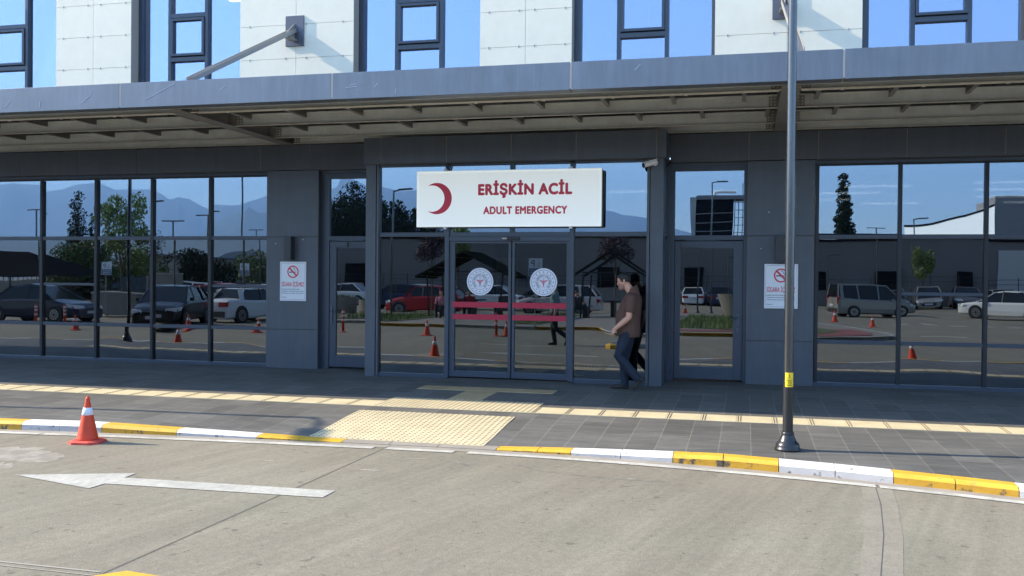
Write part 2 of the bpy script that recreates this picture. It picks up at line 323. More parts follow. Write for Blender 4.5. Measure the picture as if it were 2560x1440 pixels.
    def build(s,name,parent=None,smooth=False,bevel=0,world=True):
        me=bpy.data.meshes.new(name); me.from_pydata([tuple(v) for v in s.v],[],s.f); 
        for n_ in s.mats: me.materials.append(MATS[n_])
        me.polygons.foreach_set('material_index',s.m)
        if smooth: me.polygons.foreach_set('use_smooth',[True]*len(me.polygons))
        me.update(); o=link(name,me,parent)
        if parent is None: o.location=s.o
        elif world: o.location=s.o-wloc(parent)
        if bevel:
            b=o.modifiers.new('bevel','BEVEL'); b.width=bevel; b.segments=2; b.limit_method='ANGLE'
        return o
def wloc(o):
    v=Vector(o.location); p=o.parent
    while p is not None: v=v+Vector(p.location); p=p.parent
    return v
def rotated_poly(c,pts,m,mb,z):
    mb.poly([(c[0]+x,c[1]+y,z) for x,y in pts],m)
def text(s,width,height,m,cx,cz,y,parent,name='lettering',bold=.0,sx=None,flip=False,org=None,thick=.002,spacing=1.0,rot=0):
    cu=bpy.data.curves.new('t','FONT'); cu.body=s; cu.offset=0; cu.extrude=.0; cu.space_character=spacing; cu.align_x='CENTER'
    t=bpy.data.objects.new('t',cu); COL.objects.link(t); dg=bpy.context.evaluated_depsgraph_get(); me=bpy.data.meshes.new_from_object(t.evaluated_get(dg)); bpy.data.objects.remove(t)
    xs=[v.co.x for v in me.vertices]; ys=[v.co.y for v in me.vertices]; x0,x1,y0,y1=min(xs),max(xs),min(ys),max(ys)
    wq=2*bold*(height or 0)*.75 if bold>.006 else 0; k=(width-wq)/(x1-x0); kz=height/(y1-y0) if height else k
    sgn=-1 if flip else 1
    for v in me.vertices:
        a=(v.co.x-(x0+x1)/2)*k; b=(v.co.y-(y0+y1)/2)*kz
        v.co=(sgn*a,0,b)
    if bold>.006:          # embolden: slightly shifted layers a fraction of a millimetre apart
        vs=[v.co.copy() for v in me.vertices]; fs=[tuple(p.vertices) for p in me.polygons]; hh=(y1-y0)*kz; q=bold*hh*.75; V=[];Fs=[]
        for n_,(dx,dz) in enumerate(((0,0),(q,0),(-q,0),(0,q),(0,-q),(q*.7,q*.7),(-q*.7,-q*.7),(q*.7,-q*.7),(-q*.7,q*.7))):
            b0=len(V); V+=[(v.x+dx,-.00012*n_*(-1 if flip else 1),v.z+dz) for v in vs]; Fs+=[tuple(b0+a for a in f) for f in fs]
        me=bpy.data.meshes.new(name); me.from_pydata(V,[],Fs)
    me.materials.clear(); me.materials.append(MATS[m])
    o=bpy.data.objects.new(name,me); COL.objects.link(o)
    o.location=Vector((cx,y,cz)); 
    if parent is not None: o.parent=parent; o.location-=wloc(parent)
    return o

# ------------------------------------------------------------------ ground
D=15.42; B=14.68; RZ=-.20
def sstep(a,b,x):
    t=max(0,min(1,(x-a)/(b-a))); return t*t*(3-2*t)
KERB=[(-40,8.6),(-26,8.75),(-16,8.95),(-11,9.12),(-8.46,9.24),(-7.2,9.38),(-6.26,9.45),(-5.3,9.52),(-4.26,9.57),(-3.4,9.60),(-2.55,9.61),(-1.74,9.58),(-.69,9.47),(.32,9.30),(1.31,9.07),(2.27,8.79),(3.4,8.40),(5.2,7.7),(8,6.5),(12,5.2),(18,4.2)]
def kerb_y(x):
    for (a,b),(c,e) in zip(KERB,KERB[1:]):
        if a<=x<=c: t=(x-a)/(c-a); return b+(e-b)*t
    return KERB[-1][1] if x>KERB[-1][0] else KERB[0][1]
def ksm(x): return sum(kerb_y(x+dx) for dx in(-.6,-.3,0,.3,.6))/5
def pave_z(x,y):
    z=-.0165*(D-y); r=min(1,max(0,(x+7.4)/2.9))*min(1,max(0,(-.25-x)/2.3)); t=sstep(0,1,(11.25-y)/1.75)
    lo=RZ+.012
    return z+(min(lo-z,0))*r*t
g=MB(); g.poly([(-15000,-16000,-.24),(15000,-16000,-.24),(15000,6000,-.24),(-15000,6000,-.24)],'asphalt_far'); tag(g.build('ground'),kind='structure')
g=MB(); xs=[-60+i*2 for i in range(48)]
g.add([(x,-60,RZ) for x in xs]+[(x,ksm(x)+.1,RZ) for x in xs],[(i,i+1,len(xs)+i+1,len(xs)+i) for i in range(len(xs)-1)],'concrete_road'); tag(g.build('road'),kind='structure')
# pavement grid
g=MB(); xs=[-40]+[-14+i*.25 for i in range(0,74)]+[18]; N=14; vs=[]
for x in xs:
    y0=ksm(x)+.17
    for j in range(N+1):
        y=y0+(D+1.2-y0)*j/N; vs.append((x,y,pave_z(x,y)))
g.add(vs,[(i*(N+1)+j,(i+1)*(N+1)+j,(i+1)*(N+1)+j+1,i*(N+1)+j+1) for i in range(len(xs)-1) for j in range(N)],'slate'); tag(g.build('pavement'),kind='structure')
# kerb
g=MB()
def kcol(x):
    x=x
    for a,b,c in((-100,-30,'kerb_grey'),(-8.2,-7.2,'kerb_white'),(-7.2,-6.27,'kerb_yellow'),(-6.27,-5.3,'kerb_white'),(-5.3,-4.3,'kerb_yellow'),(-4.3,-2.55,'gutter'),(-2.55,-1.74,'kerb_yellow'),(-1.74,-.69,'kerb_white'),(-.69,.32,'kerb_yellow'),(.32,1.31,'kerb_white'),(1.31,2.27,'kerb_yellow')):
        if a<=x<b: return c
    return 'kerb_yellow' if int(math.floor(x-2.27))%2 else 'kerb_white'
cuts=sorted(set([-30+i*1.0 for i in range(22)]+[-8.2,-7.72,-7.2,-6.27,-5.78,-5.3,-4.3,-4.8,-3.75,-3.2,-2.55,-2.1,-1.74,-1.22,-.69,-.2,.32,.82,1.31,1.8,2.27]+[3.27+i for i in range(14)]))
for a,b in zip(cuts,cuts[1:]):
    gap=.004; n=4; ring=[]
    flat=(-4.31<a<-2.56)
    for i in range(n+1):
        x=a+gap+(b-a-2*gap)*i/n; y=ksm(x); zt=max(pave_z(x,y+.17),RZ+.006)
        h=zt-RZ; bz=min(.035,h*.45)
        pr=[(y,RZ-.02),(y,zt-bz),(y+.035,zt),(y+.175,zt+.002),(y+.175,RZ-.02)]
        ring+= [(x,py+.0,pz) for py,pz in pr]
    fs=[]
    for i in range(n):
        for k in range(4): fs.append((i*5+k,(i+1)*5+k,(i+1)*5+k+1,i*5+k+1))
    fs.append((0,1,2,3,4)); fs.append(tuple(n*5+k for k in(4,3,2,1,0)))
    kc=kcol((a+b)/2); gr=kc+'_grimy' if kc in('kerb_white','kerb_yellow') else kc  # front face gets the darker copy with painted shade and grime
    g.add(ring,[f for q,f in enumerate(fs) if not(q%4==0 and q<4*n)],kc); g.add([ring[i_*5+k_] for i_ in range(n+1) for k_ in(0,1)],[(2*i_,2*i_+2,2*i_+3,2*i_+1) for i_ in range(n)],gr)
tag(g.build('kerb'),kind='structure')
# gutter strip, edge line and joints
def strip(mb,fn,x0,x1,w0,w1,z,m,step=.25):
    n=int((x1-x0)/step)+1; vs=[]
    for i in range(n+1):
        x=x0+(x1-x0)*i/n; vs+=[(x,fn(x)-w0,z),(x,fn(x)-w1,z)]
    mb.add(vs,[(2*i,2*i+1,2*i+3,2*i+2) for i in range(n)],m)
g=MB(); strip(g,ksm,-14,8,-.01,.15,RZ+.003,'gutter'); tag(g.build('road_gutter'),kind='structure')
def jl0(g,pts,w,z):
    for (a,b),(c,e) in zip(pts,pts[1:]):
        dx,dy=c-a,e-b; L=math.hypot(dx,dy); nx,ny=-dy/L*w/2,dx/L*w/2
        g.poly([(a+nx,b+ny,z),(c+nx,e+ny,z),(c-nx,e-ny,z),(a-nx,b-ny,z)],'tyre_rub')
g=MB()
for a,b in((-30,-7.79),(-7.77,-3.84),(-3.70,-2.95),(-2.80,1.14),(1.17,14)): strip(g,ksm,a,b,.15,.265,RZ+.006,'white_line')
AR=[(-6.413,7.175),(-5.42,7.542),(-5.397,7.349),(-3.374,7.393),(-3.37,7.135),(-5.406,7.089),(-5.413,6.892)]
rs=random.Random(3)
for cx_,cy_,rx_,ry_ in((-6.95,7.95,.42,.30),(-7.35,8.1,.5,.28),(-6.9,7.45,.22,.18),(-7.3,7.7,.3,.25),(-4.6,8.45,.10,.03),(-3.45,8.3,.12,.03),(-3.2,8.95,.14,.02),(-1.0,8.6,.05,.015)):
    g.poly([(cx_+rx_*math.cos(a*PI/14)*rs.uniform(.7,1.15),cy_+ry_*math.sin(a*PI/14)*rs.uniform(.6,1.2),RZ+.0012+.0002*rx_) for a in range(28)],'paint_stain')
for pts,w_ in (([(-2.2,9.0),(-1.9,8.75),(-1.4,8.6),(-.7,8.55)],.05),([(-2.9,9.05),(-2.75,8.9),(-2.6,8.8)],.09)):
    jl0(g,pts,w_,RZ+.0012)
g.add([(x,y,RZ+.005) for x,y in AR],[(0,6,5,2,1),(2,5,4,3)],'arrow_paint')
for i in range(9): 
    a=6.2+i*1.15; g.poly([(a,-13.6,RZ+.005),(a+.6,-13.6,RZ+.005),(a+.75,-12.9,RZ+.005),(a+.15,-12.9,RZ+.005)],'white_line')
g.poly([(5.8,-3.9,RZ+.005),(7.2,-3.75,RZ+.005),(7.2,-3.45,RZ+.005),(5.8,-3.6,RZ+.005)],'white_line')
g.poly([(-7.2,4.1,RZ+.005),(-5.1,4.25,RZ+.005),(-5.1,4.4,RZ+.005),(-7.2,4.25,RZ+.005)],'white_line')
tag(g.build('road_marking'),kind='structure')
g=MB()
def jl(pts,w,m,z=RZ+.0035):
    for (a,b),(c,e) in zip(pts,pts[1:]):
        dx,dy=c-a,e-b; L=math.hypot(dx,dy); nx,ny=-dy/L*w/2,dx/L*w/2
        g.poly([(a+nx,b+ny,z),(c+nx,e+ny,z),(c-nx,e-ny,z),(a-nx,b-ny,z)],m)
jl([(-3.72,9.58),(-3.75,7),(-3.79,4.75)],.008,'joint_dark'); jl([(1.145,9.05),(1.09,8.2),(.98,7.2),(.80,6.0),(.6,4.5)],.007,'joint_dark',RZ+.0025)
jl([(1.14,8.85),(1.09,8.2),(.98,7.2),(.80,6.0),(.6,4.5)],.26,'trowel_strip',RZ+.0015)
jl([(-7.74,9.22),(-7.8,8.5),(-7.9,4)],.008,'joint_dark')
jl([(-4.9,4.99),(-3.82,4.97)],.02,'joint_pale'); jl([(-4.9,4.93),(-3.82,4.90)],.012,'joint_pale')
tag(g.build('road_joint'),kind='structure')
# tactile paving
def tact(name,x0,x1,y0,y1,nx,ny,dots=True,bars=None,h=.006,m='tactile_cream'):
    g=MB(); 
    for i in range(nx):
        for j in range(ny):
            a=x0+(x1-x0)*i/nx+.002; b=x0+(x1-x0)*(i+1)/nx-.002; c=y0+(y1-y0)*j/ny+.002; e=y0+(y1-y0)*(j+1)/ny-.002
            q=[(a,c),(b,c),(b,e),(a,e)]; top=[(x,y,pave_z(x,y)+h) for x,y in q]; bot=[(x,y,pave_z(x,y)-.01) for x,y in q]
            g.add(top+bot,[(0,1,2,3),(0,4,5,1),(1,5,6,2),(2,6,7,3),(3,7,4,0)],m)
            if dots is True:
                k=6; kk=max(1,round(k*(e-c)/(b-a)))
                for u in range(k):
                    for v in range(kk):
                        X=a+(b-a)*(u+.5)/k; Y=c+(e-c)*(v+.5)/kk; z=pave_z(X,Y)+h; r=.014
                        ring=[(X+r*math.cos(t*PI/3),Y+r*math.sin(t*PI/3),z+.0005) for t in range(6)]; ring2=[(X+.7*r*math.cos(t*PI/3),Y+.7*r*math.sin(t*PI/3),z+.005) for t in range(6)]
                        g.add(ring+ring2,[(t,(t+1)%6,6+(t+1)%6,6+t) for t in range(6)]+[(6,7,8,9,10,11)],'tactile_dark')
            if bars:
                for u in range(bars):
                    if bars==2: X=a+.02+u*.03; w=.006
                    else: X=a+(b-a)*(u+.5)/bars; w=.012
                    z=pave_z(X,c)+h; z2=pave_z(X,e)+h
                    g.add([(X-w,c+.01,z+.0005),(X+w,c+.01,z+.0005),(X+w,e-.01,z2+.0005),(X-w,e-.01,z2+.0005),(X-w*.5,c+.015,z+.005),(X+w*.5,c+.015,z+.005),(X+w*.5,e-.015,z2+.005),(X-w*.5,e-.015,z2+.005)],[(0,1,5,4),(1,2,6,5),(2,3,7,6),(3,0,4,7),(4,5,6,7)],'tactile_dark' if bars==2 else m)
            if dots=='row':
                for rr in range(2):
                    for v in range(8):
                        X=a+.03+rr*.035; Y=c+(e-c)*(v+.5)/8; z=pave_z(X,Y)+h
                        g.box(X-.007,X+.007,Y-.012,Y+.012,z,z+.004,'tactile_dark')
    return tag(g.build(name),kind='structure')
tact('tactile_paving',-15.0,-4.74,11.52,11.99,25,1,dots='row'); tact('tactile_paving',-2.62,8.3,11.52,11.99,26,1,dots=False,bars=2)
tact('tactile_paving',-4.74,-2.62,11.52,12.36,5,2,dots=True)
tact('tactile_paving',-4.76,-2.72,9.72,11.16,5,4,dots=True)
tact('tactile_paving',-4.76,-2.69,13.28,13.66,5,1,dots=False,bars=9,m='tactile_shaded'); tact('tactile_paving',-3.98,-3.50,12.37,13.27,1,2,dots=False,bars=9,m='tactile_shaded')
# near island (bottom left of the photograph) and the island the photographer stands on
def island(name,pts,z,top,seg=1.0,inner=.15,phase=0,chunk=None,only=None):
    g=MB(); n=len(pts); P=[Vector((*p,0)) for p in pts]; c=sum(P,Vector())/n
    res=[]                       # resample
    for i in range(n):
        a,b=P[i],P[(i+1)%n]; L=(b-a).length; k=max(1,int(L/seg))
        for j in range(k): res.append(a+(b-a)*j/k)
    n=len(res); inn=[]
    for i in range(n):
        t=(res[(i+1)%n]-res[i-1]).normalized(); nn=Vector((-t.y,t.x,0)); inn.append(res[i]+nn*inner)
    for i in range(n):
        j=(i+1)%n; m='kerb_yellow' if ((i+phase)//(chunk or 1))%2 else 'kerb_white'
        if only: m=only if res[i].y>4.35 else 'kerb_grey'
        if chunk==3 and res[i].x>2.0: m='kerb_grey'
        a,b,ia,ib=res[i],res[j],inn[i],inn[j]
        g.add([(a.x,a.y,RZ-.02),(b.x,b.y,RZ-.02),(b.x,b.y,z-.03),(a.x,a.y,z-.03),(a.x+(ia.x-a.x)*.2,a.y+(ia.y-a.y)*.2,z),(b.x+(ib.x-b.x)*.2,b.y+(ib.y-b.y)*.2,z),(ib.x,ib.y,z),(ia.x,ia.y,z)],[(0,1,2,3),(3,2,5,4),(4,5,6,7)],m)
    g.poly([(p.x,p.y,z-.005) for p in inn],top)
    return tag(g.build(name),kind='structure')
island('traffic_island',[(-3.60,4.58),(-3.64,3.9),(-3.5,3.2),(-3.0,2.95),(-2.5,3.1),(-2.3,3.7),(-2.45,4.2),(-2.8,4.52),(-3.15,4.70),(-3.45,4.74)],-.08,'gutter',.45,only='kerb_yellow')
ISL=[(-17.5,-4.3),(-14,-4.6),(-9.6,-4.0),(-7.4,-3.9),(-5.7,-4.2),(-4.9,-3.8),(-4.65,-2.6),(-4.2,-1.3),(-3,-.42),(-2,-.15),(0.2,.02),(2.2,-.02),(3.6,-.5),(4.4,-1.3),(4.6,-2.2),(4.5,-3.6),(3.6,-8),(1,-16.5),(-17.5,-17)]
island('garden_island',ISL,-.08,'planter',1.0,chunk=3)
g=MB()
for pts in ([(-17,-5.6),(-13.8,-5.6),(-13.2,-7.5),(-13.4,-12),(-17,-14)],[(-2.6,-3.6),(-.2,-1.6),(2.3,-1.7),(3.2,-3.4),(2.6,-6),(.5,-14),(-2.6,-14)],[(-8.9,-5.5),(-7.6,-5.5),(-7.6,-16),(-8.9,-16)]):
    g.poly([(x,y,-.06) for x,y in pts],'grass_green')
g.poly([(-4.3,-2.2),(-3,-.9),(2.6,-.6),(3.9,-1.3),(4.1,-2.6),(3.6,-5),(2.9,-5),(2.8,-2.6),(2.2,-1.5),(-2.4,-1.7),(-4.0,-3.2)] and [(x,y,-.065) for x,y in [(-4.3,-2.2),(-3,-.9),(2.6,-.5),(3.9,-1.3),(4.1,-2.6),(3.6,-5),(2.9,-5),(2.9,-2.6),(2.3,-1.5),(-2.4,-1.7),(-4.0,-3.2)]],'red_paving')
rd=random.Random(5)
for k in range(7000):
    q=rd.random()
    if q<.6: x=rd.uniform(-2.5,3.0); y=rd.uniform(-13,-2.0)
    elif q<.9: x=rd.uniform(-16.9,-13.5); y=rd.uniform(-12,-5.7)
    else: x=rd.uniform(-8.9,-7.6); y=rd.uniform(-15,-5.6)
    if q<.6 and x>2.2+(-y)*.05: continue
    h=rd.uniform(.08,.3); a=rd.uniform(0,PI); w=.012; dx=math.cos(a)*w; dy=math.sin(a)*w; lx=rd.uniform(-.08,.08)
    g.add([(x-dx,y-dy,-.06),(x+dx,y+dy,-.06),(x+lx,y+lx,-.06+h)],[(0,1,2)],'leaf_light' if rd.random()<.3 else 'leaf_green')
tag(g.build('grass'),'short green and dry grass on the garden island opposite the entrance','grass',kind='stuff')
# terrain far away
def ridge(name,pts,dist,seed,front):
    g=MB(); rows=[]; P=pts; n=260; x0,x1=P[0][0],P[-1][0]; vs=[]
    prof=[(0,.0),(.35,.22),(.6,.48),(.8,.75),(1,1),(1.2,.72)]
    for i in range(n+1):
        px=x0+(x1-x0)*i/n
        for (a,b),(c,e) in zip(P,P[1:]):
            if a<=px<=c: t=(px-a)/(c-a); y=b+(e-b)*t; break
        for tt,hh in prof:
            dd=front+(dist-front)*tt; rr=RT*((px-1280)/2352.5)+U*((720-y)/2352.5)+F; X=rr.x/rr.y*dd
            H=rr.z/rr.y*(dist+31)+1.6
            nz=noise.fractal(Vector((px*.012+seed,tt*3,seed)),1,2,5)
            h=max(0,H*hh*(1+(nz*.45 if 0<tt<1 else nz*.045)))
            vs.append((X,-dd,h-2 if tt else -2))
    m=len(prof); g.add(vs,[(i*m+j,(i+1)*m+j,(i+1)*m+j+1,i*m+j+1) for i in range(n) for j in range(m-1)],'mountain')
    return tag(g.build(name,smooth=True),kind='structure')
R1=[(-2500,560),(-900,500),(-300,470),(0,466),(16,461),(50,465),(97,469),(113,467),(140,464),(167,458),(233,455),(272,462),(330,465),(362,476),(383,478),(397,481),(422,495),(432,487),(463,484),(482,491),(502,511),(509,524),(544,526),(583,524),(607,519),(630,509),(665,502),(740,488),(820,470),(895,460),(920,463),(953,460),(972,466),(994,475),(1007,470),(1041,470),(1150,492),(1300,510),(1420,520),(1513,530),(1600,545),(1687,562),(1715,573),(1760,588),(1900,600),(2300,610),(4000,640)]
ridge('mountains',R1,10500,3.1,6500)
R2=[(-2500,610),(0,590),(150,600),(300,585),(400,600),(485,592),(540,565),(590,538),(640,545),(700,540),(800,560),(900,575),(1100,590),(1300,600),(1500,600),(1700,612),(2000,625),(4000,650)]
ridge('foothills',R2,6800,9.4,4200)
# ------------------------------------------------------------------ hospital building
HB=empty('hospital_building',(-4,D,0),label='hospital wing with mirrored ground floor glazing, dark cladding and white upper panels',cat='building')
rg=random.Random(11)
def pane(parent,x0,x1,z0,z1,y,m='glass',tilt=.05,name='pane',th=.012,side=False):
    cx,cz=(x0+x1)/2,(z0+z1)/2
    g=MB((cx,y,cz)); g.box(x0,x1,y,y+th,z0,z1,m); o=g.build(name,parent)
    o.rotation_euler=(R(rg.uniform(-tilt,tilt)),0,R(rg.uniform(-tilt,tilt))); return o
# --- interior behind the tinted glass
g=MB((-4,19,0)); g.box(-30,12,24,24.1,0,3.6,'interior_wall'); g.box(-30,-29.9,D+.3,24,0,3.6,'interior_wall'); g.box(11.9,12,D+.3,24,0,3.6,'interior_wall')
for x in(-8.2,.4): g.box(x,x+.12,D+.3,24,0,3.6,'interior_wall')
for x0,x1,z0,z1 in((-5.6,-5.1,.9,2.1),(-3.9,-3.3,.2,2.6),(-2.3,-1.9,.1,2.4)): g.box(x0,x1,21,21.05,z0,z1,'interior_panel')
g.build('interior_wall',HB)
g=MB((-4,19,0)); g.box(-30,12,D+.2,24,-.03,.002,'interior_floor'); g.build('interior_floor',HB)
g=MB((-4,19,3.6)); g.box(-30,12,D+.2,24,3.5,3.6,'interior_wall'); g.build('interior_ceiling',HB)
for x,y,zz in((2.4,19,3.42),(2.0,20.4,3.42),(1.6,22,3.42),(4.6,18.6,3.42),(4.9,20,3.42),(5.3,21.6,3.42),(-2.2,19.4,3.42),(3.2,23.2,3.42),(6.2,23.2,3.42)):
    g=MB((x,y,zz)); g.box(x-.6,x+.6,y-.05,y+.05,zz,zz+.04,'ceiling_lamp'); g.build('ceiling_light',HB)
g=MB((5.2,19,2.6)); g.box(4.95,5.45,19,19.04,2.55,2.75,'exit_green'); g.bar((5.02,18.99,2.65),(5.2,18.99,2.65),.004,.02,'exit_white'); g.bar((5.02,18.99,2.65),(5.07,18.99,2.70),.004,.02,'exit_white'); g.bar((5.02,18.99,2.65),(5.07,18.99,2.60),.004,.02,'exit_white'); g.box(5.28,5.36,18.985,18.99,2.58,2.72,'exit_white'); g.build('exit_sign',HB)
# --- ground floor curtain walls
def fr(g,x0,x1,z0,z1,y0=D-.04,y1=D+.10,m='dark_frame'): g.box(x0,x1,y0,y1,z0,z1,m)
def curtain(name,xs,extra,head,kinds,xl,xr):
    """xs: mullion centres incl. ends; rows .06-.655/.72-2.28/2.355-head"""
    g=MB((xs[0],D,0)); w=.028
    fr(g,xl,xr,-.03,.055,D-.06); fr(g,xl,xr,head+.03,head+.14); fr(g,xl,xr,head,head+.03,D-.01,D+.1,'mullion_dark'); 
    for x in xs: fr(g,x-w,x+w,.055,head,D-.052,D+.1,m='mullion_dark')
    for a,b in zip(xs,xs[1:]):
        fr(g,a+w,b-w,.655,.715); fr(g,a+w,b-w,2.285,2.352)
    for a,b in extra: fr(g,a+w,b-w,1.42,1.47,D-.03)
    f=g.build(name,HB,bevel=.004)
    for a,b in zip(xs,xs[1:]):
        pane(f,a+w,b-w,.055,.655,D,'glass_wavy',.10)
        if (a,b) in extra: pane(f,a+w,b-w,.715,1.42,D,'glass_mid',.08); pane(f,a+w,b-w,1.47,2.285,D,'glass',.06)
        else: pane(f,a+w,b-w,.715,2.285,D,kinds,.11)
        pane(f,a+w,b-w,2.352,head,D,'glass_top',.11)
    return f
L=[-24.0,-22.8,-21.6,-20.4,-19.2,-17.98,-16.77,-15.57,-14.37,-13.16,-11.95,-10.74,-9.53,-8.33]
curtain('curtain_wall',L,[(-11.95,-11.95),(-13.16,-11.95),(-9.53,-8.33)],3.42,'glass_mid',-24.2,-8.33)
Rr=[1.06,2.27,3.48,4.69,5.90,7.11,8.32]
curtain('curtain_wall',Rr,[(2.27,3.48)],3.42,'glass',1.02,8.4)
# --- column claddings (seams are real gaps)
def column(x0,x1,y0,y1,ztop):
    g=MB(((x0+x1)/2,y0,0)); g.box(x0+.006,x1-.006,y0+.012,y1,-.03,ztop,'panel_backing')
    for a,b in((-.03,.677),(.689,2.326),(2.336,ztop)): g.box(x0,x1,y0,y1+.001,a,b,'dark_cladding')
    return g.build('column_cladding',HB,bevel=.003)
column(-8.33,-7.325,D-.15,D+.12,3.505); column(.0,1.02,D-.13,D+.12,3.505); column(8.4,9.4,D-.15,D+.12,3.505); column(-30,-24.2,D-.15,D+.12,3.505)
# --- side doors beside the entrance box
def sidedoor(x0,x1,hx,head,gx0,gx1):
    """outer frame x0..x1; leaf; transom light above"""
    g=MB((x0,D,0)); fr(g,x0,x0+.05,0,head+.1,D-.03); fr(g,x1-.05,x1,0,head+.1,D-.03); fr(g,x0+.05,x1-.05,head,head+.1,D-.03); fr(g,x0+.05,x1-.05,2.27,2.345,D-.03)
    f=g.build('door_frame',HB,bevel=.003); pane(f,x0+.05,x1-.05,2.345,head,D+.01,'glass_top',.05)
    g=MB((x0,D-.01,0)); a,b=x0+.055,x1-.055
    g.box(a,gx0,D-.015,D+.05,.035,2.255,'dark_frame'); g.box(gx1,b,D-.015,D+.05,.035,2.255,'dark_frame'); g.box(gx0,gx1,D-.015,D+.05,.035,.235,'dark_frame'); g.box(gx0,gx1,D-.015,D+.05,2.135,2.255,'dark_frame')
    d=g.build('door',HB,bevel=.004); pane(d,gx0,gx1,.235,2.135,D+.012,'glass',.05)
    g=MB((hx,D-.03,1)); s_=1 if hx<(x0+x1)/2 else -1
    g.box(hx-.018,hx+.018,D-.03,D-.014,.90,1.10,'handle'); g.tube([(hx,D-.03,1.03),(hx,D-.075,1.03),(hx+s_*.13,D-.078,1.03)],.010,'handle',8); g.box(hx-.02,hx+.02,D-.032,D-.014,.80,.87,'handle'); g.build('handle',d)
    g=MB((x0,D,2.2)); c=(x0+x1)/2-.1; g.box(c-.28,c+.25,D-.045,D-.012,2.262,2.292,'dark_frame'); g.box(c-.33,c-.06,D-.05,D-.014,2.16,2.235,'dark_frame'); g.build('door_closer',d)
sidedoor(-7.22,-6.10,-7.125,3.36,-7.04,-6.22); sidedoor(-1.18,-.0,-.125,3.38,-1.035,-.20)
# reveals next to the left column
g=MB((-7.28,D,0)); g.box(-7.325,-7.22,D-.02,D+.3,-.03,3.505,'dark_frame'); g.build('reveal',HB)
# --- cladding band under the canopy
def band(name,x0,x1,y0,y1,z0,z1,seams,back=True):
    g=MB(((x0+x1)/2,y0,z0)); xs=[x0]+seams+[x1]
    g.box(x0+.01,x1-.01,y0+.012,y1,z0+.005,z1,'seam_light')
    for a,b in zip(xs,xs[1:]): g.box(a+(.005 if a!=x0 else 0),b-(.005 if b!=x1 else 0),y0,y1,z0,z1+.002,'dark_cladding')
    return g.build(name,HB,bevel=.002)
from math import floor
band('cladding_band',-30,-6.10,D-.16,D+.3,3.515,3.95,[-16.3,-15,-13.55,-12.27,-10.98,-9.72,-8.46,-7.50])
band('cladding_band',-1.2,9.5,D-.16,D+.3,3.515,3.95,[.02,1.06,2.34,3.7,5,6.3,7.6])
g=MB((-4,D,3.42)); 
for a,b in((-30,-8.33),(-7.325,-6.10),(-1.18,0),(1.02,8.4)): g.box(a,b,D-.05,D+.2,3.505 if not(-9<a<1) else 3.46,3.522,'dark_frame'); g.box(a,b,D-.13,D+.2,3.505,3.5151,'panel_backing')
g.build('head_flashing',HB)
# --- entrance box
BX0,BX1=-6.17,-1.21
band('entrance_fascia',BX0,BX1,B-.13,D-.16,3.50,3.925,[-5.88,-4.735,-3.66,-2.61,-1.36])
g=MB((-3.7,B,3.49)); g.box(BX0+.02,BX1-.02,B-.10,D,3.485,3.499,'panel_backing'); g.build('soffit',HB)
def pil(x0,x1,seam):
    g=MB((x0,B,0)); g.box(x0,seam-.004,B-.09,B+.12,-.03,3.49,'dark_cladding'); g.box(seam+.004,x1,B-.075,B+.12,-.03,3.49,'dark_cladding'); g.build('entrance_pilaster',HB,bevel=.003)
pil(-6.145,-5.925,-5.965); pil(-1.50,-1.25,-1.455)
g=MB((-4,B,0)); w=.035
for x in(-4.735,-2.675): g.box(x-w,x+w,B-.07,B+.1,0,3.46,'dark_frame')
g.box(-3.69,-3.62,B-.05,B+.1,2.37,3.46,'dark_frame')
for a,b in((-5.925,-4.77),(-4.70,-2.71),(-2.64,-1.50)): g.box(a,b,B-.04,B+.1,2.30,2.37,'dark_frame'); g.box(a,b,B-.04,B+.1,3.45,3.485,'dark_frame')
for a,b in((-5.925,-4.77),(-2.64,-1.50)): g.box(a,b,B-.05,B+.1,-.03,.05,'dark_frame')
f=g.build('entrance_glazing',HB,bevel=.004)
for a,b in((-5.925,-4.77),(-2.64,-1.50)): pane(f,a,b,.05,2.30,B,'glass',.06); pane(f,a,b,2.37,3.45,B,'glass_top',.06)
pane(f,-4.70,-3.69,2.37,3.45,B,'glass_top',.05); pane(f,-3.62,-2.71,2.37,3.45,B,'glass_top',.05)
g=MB((-1.2,D,0)); g.box(-1.236,-1.175,D-.028,D+.15,-.03,3.51,'dark_frame'); g.build('jamb',HB)
# right side return of the box
g=MB((-1.3,B,0)); g.box(-1.285,-1.235,B+.12,B+.2,-.03,3.49,'dark_frame'); g.box(-1.285,-1.235,D-.1,D-.03,-.03,3.49,'dark_frame')
for z0,z1 in((-.03,.06),(2.30,2.37),(3.44,3.49)): g.box(-1.28,-1.24,B+.2,D-.1,z0,z1,'dark_frame')
s_=g.build('entrance_side_frame',HB)
for z0,z1 in((.06,2.3),(2.37,3.44)):
    g=MB((-1.26,B,z0)); g.box(-1.266,-1.254,B+.2,D-.1,z0,z1,'glass'); g.build('pane',s_)
g=MB((-6.1,B,0)); g.box(-6.135,-6.085,B+.12,D,-.03,3.49,'dark_frame'); g.build('entrance_side_frame',HB)
g=MB((-3.7,B,0)); g.box(BX0+.05,BX1-.05,B-.03,D+.1,-.03,-.002,'interior_floor'); g.build('threshold',HB)
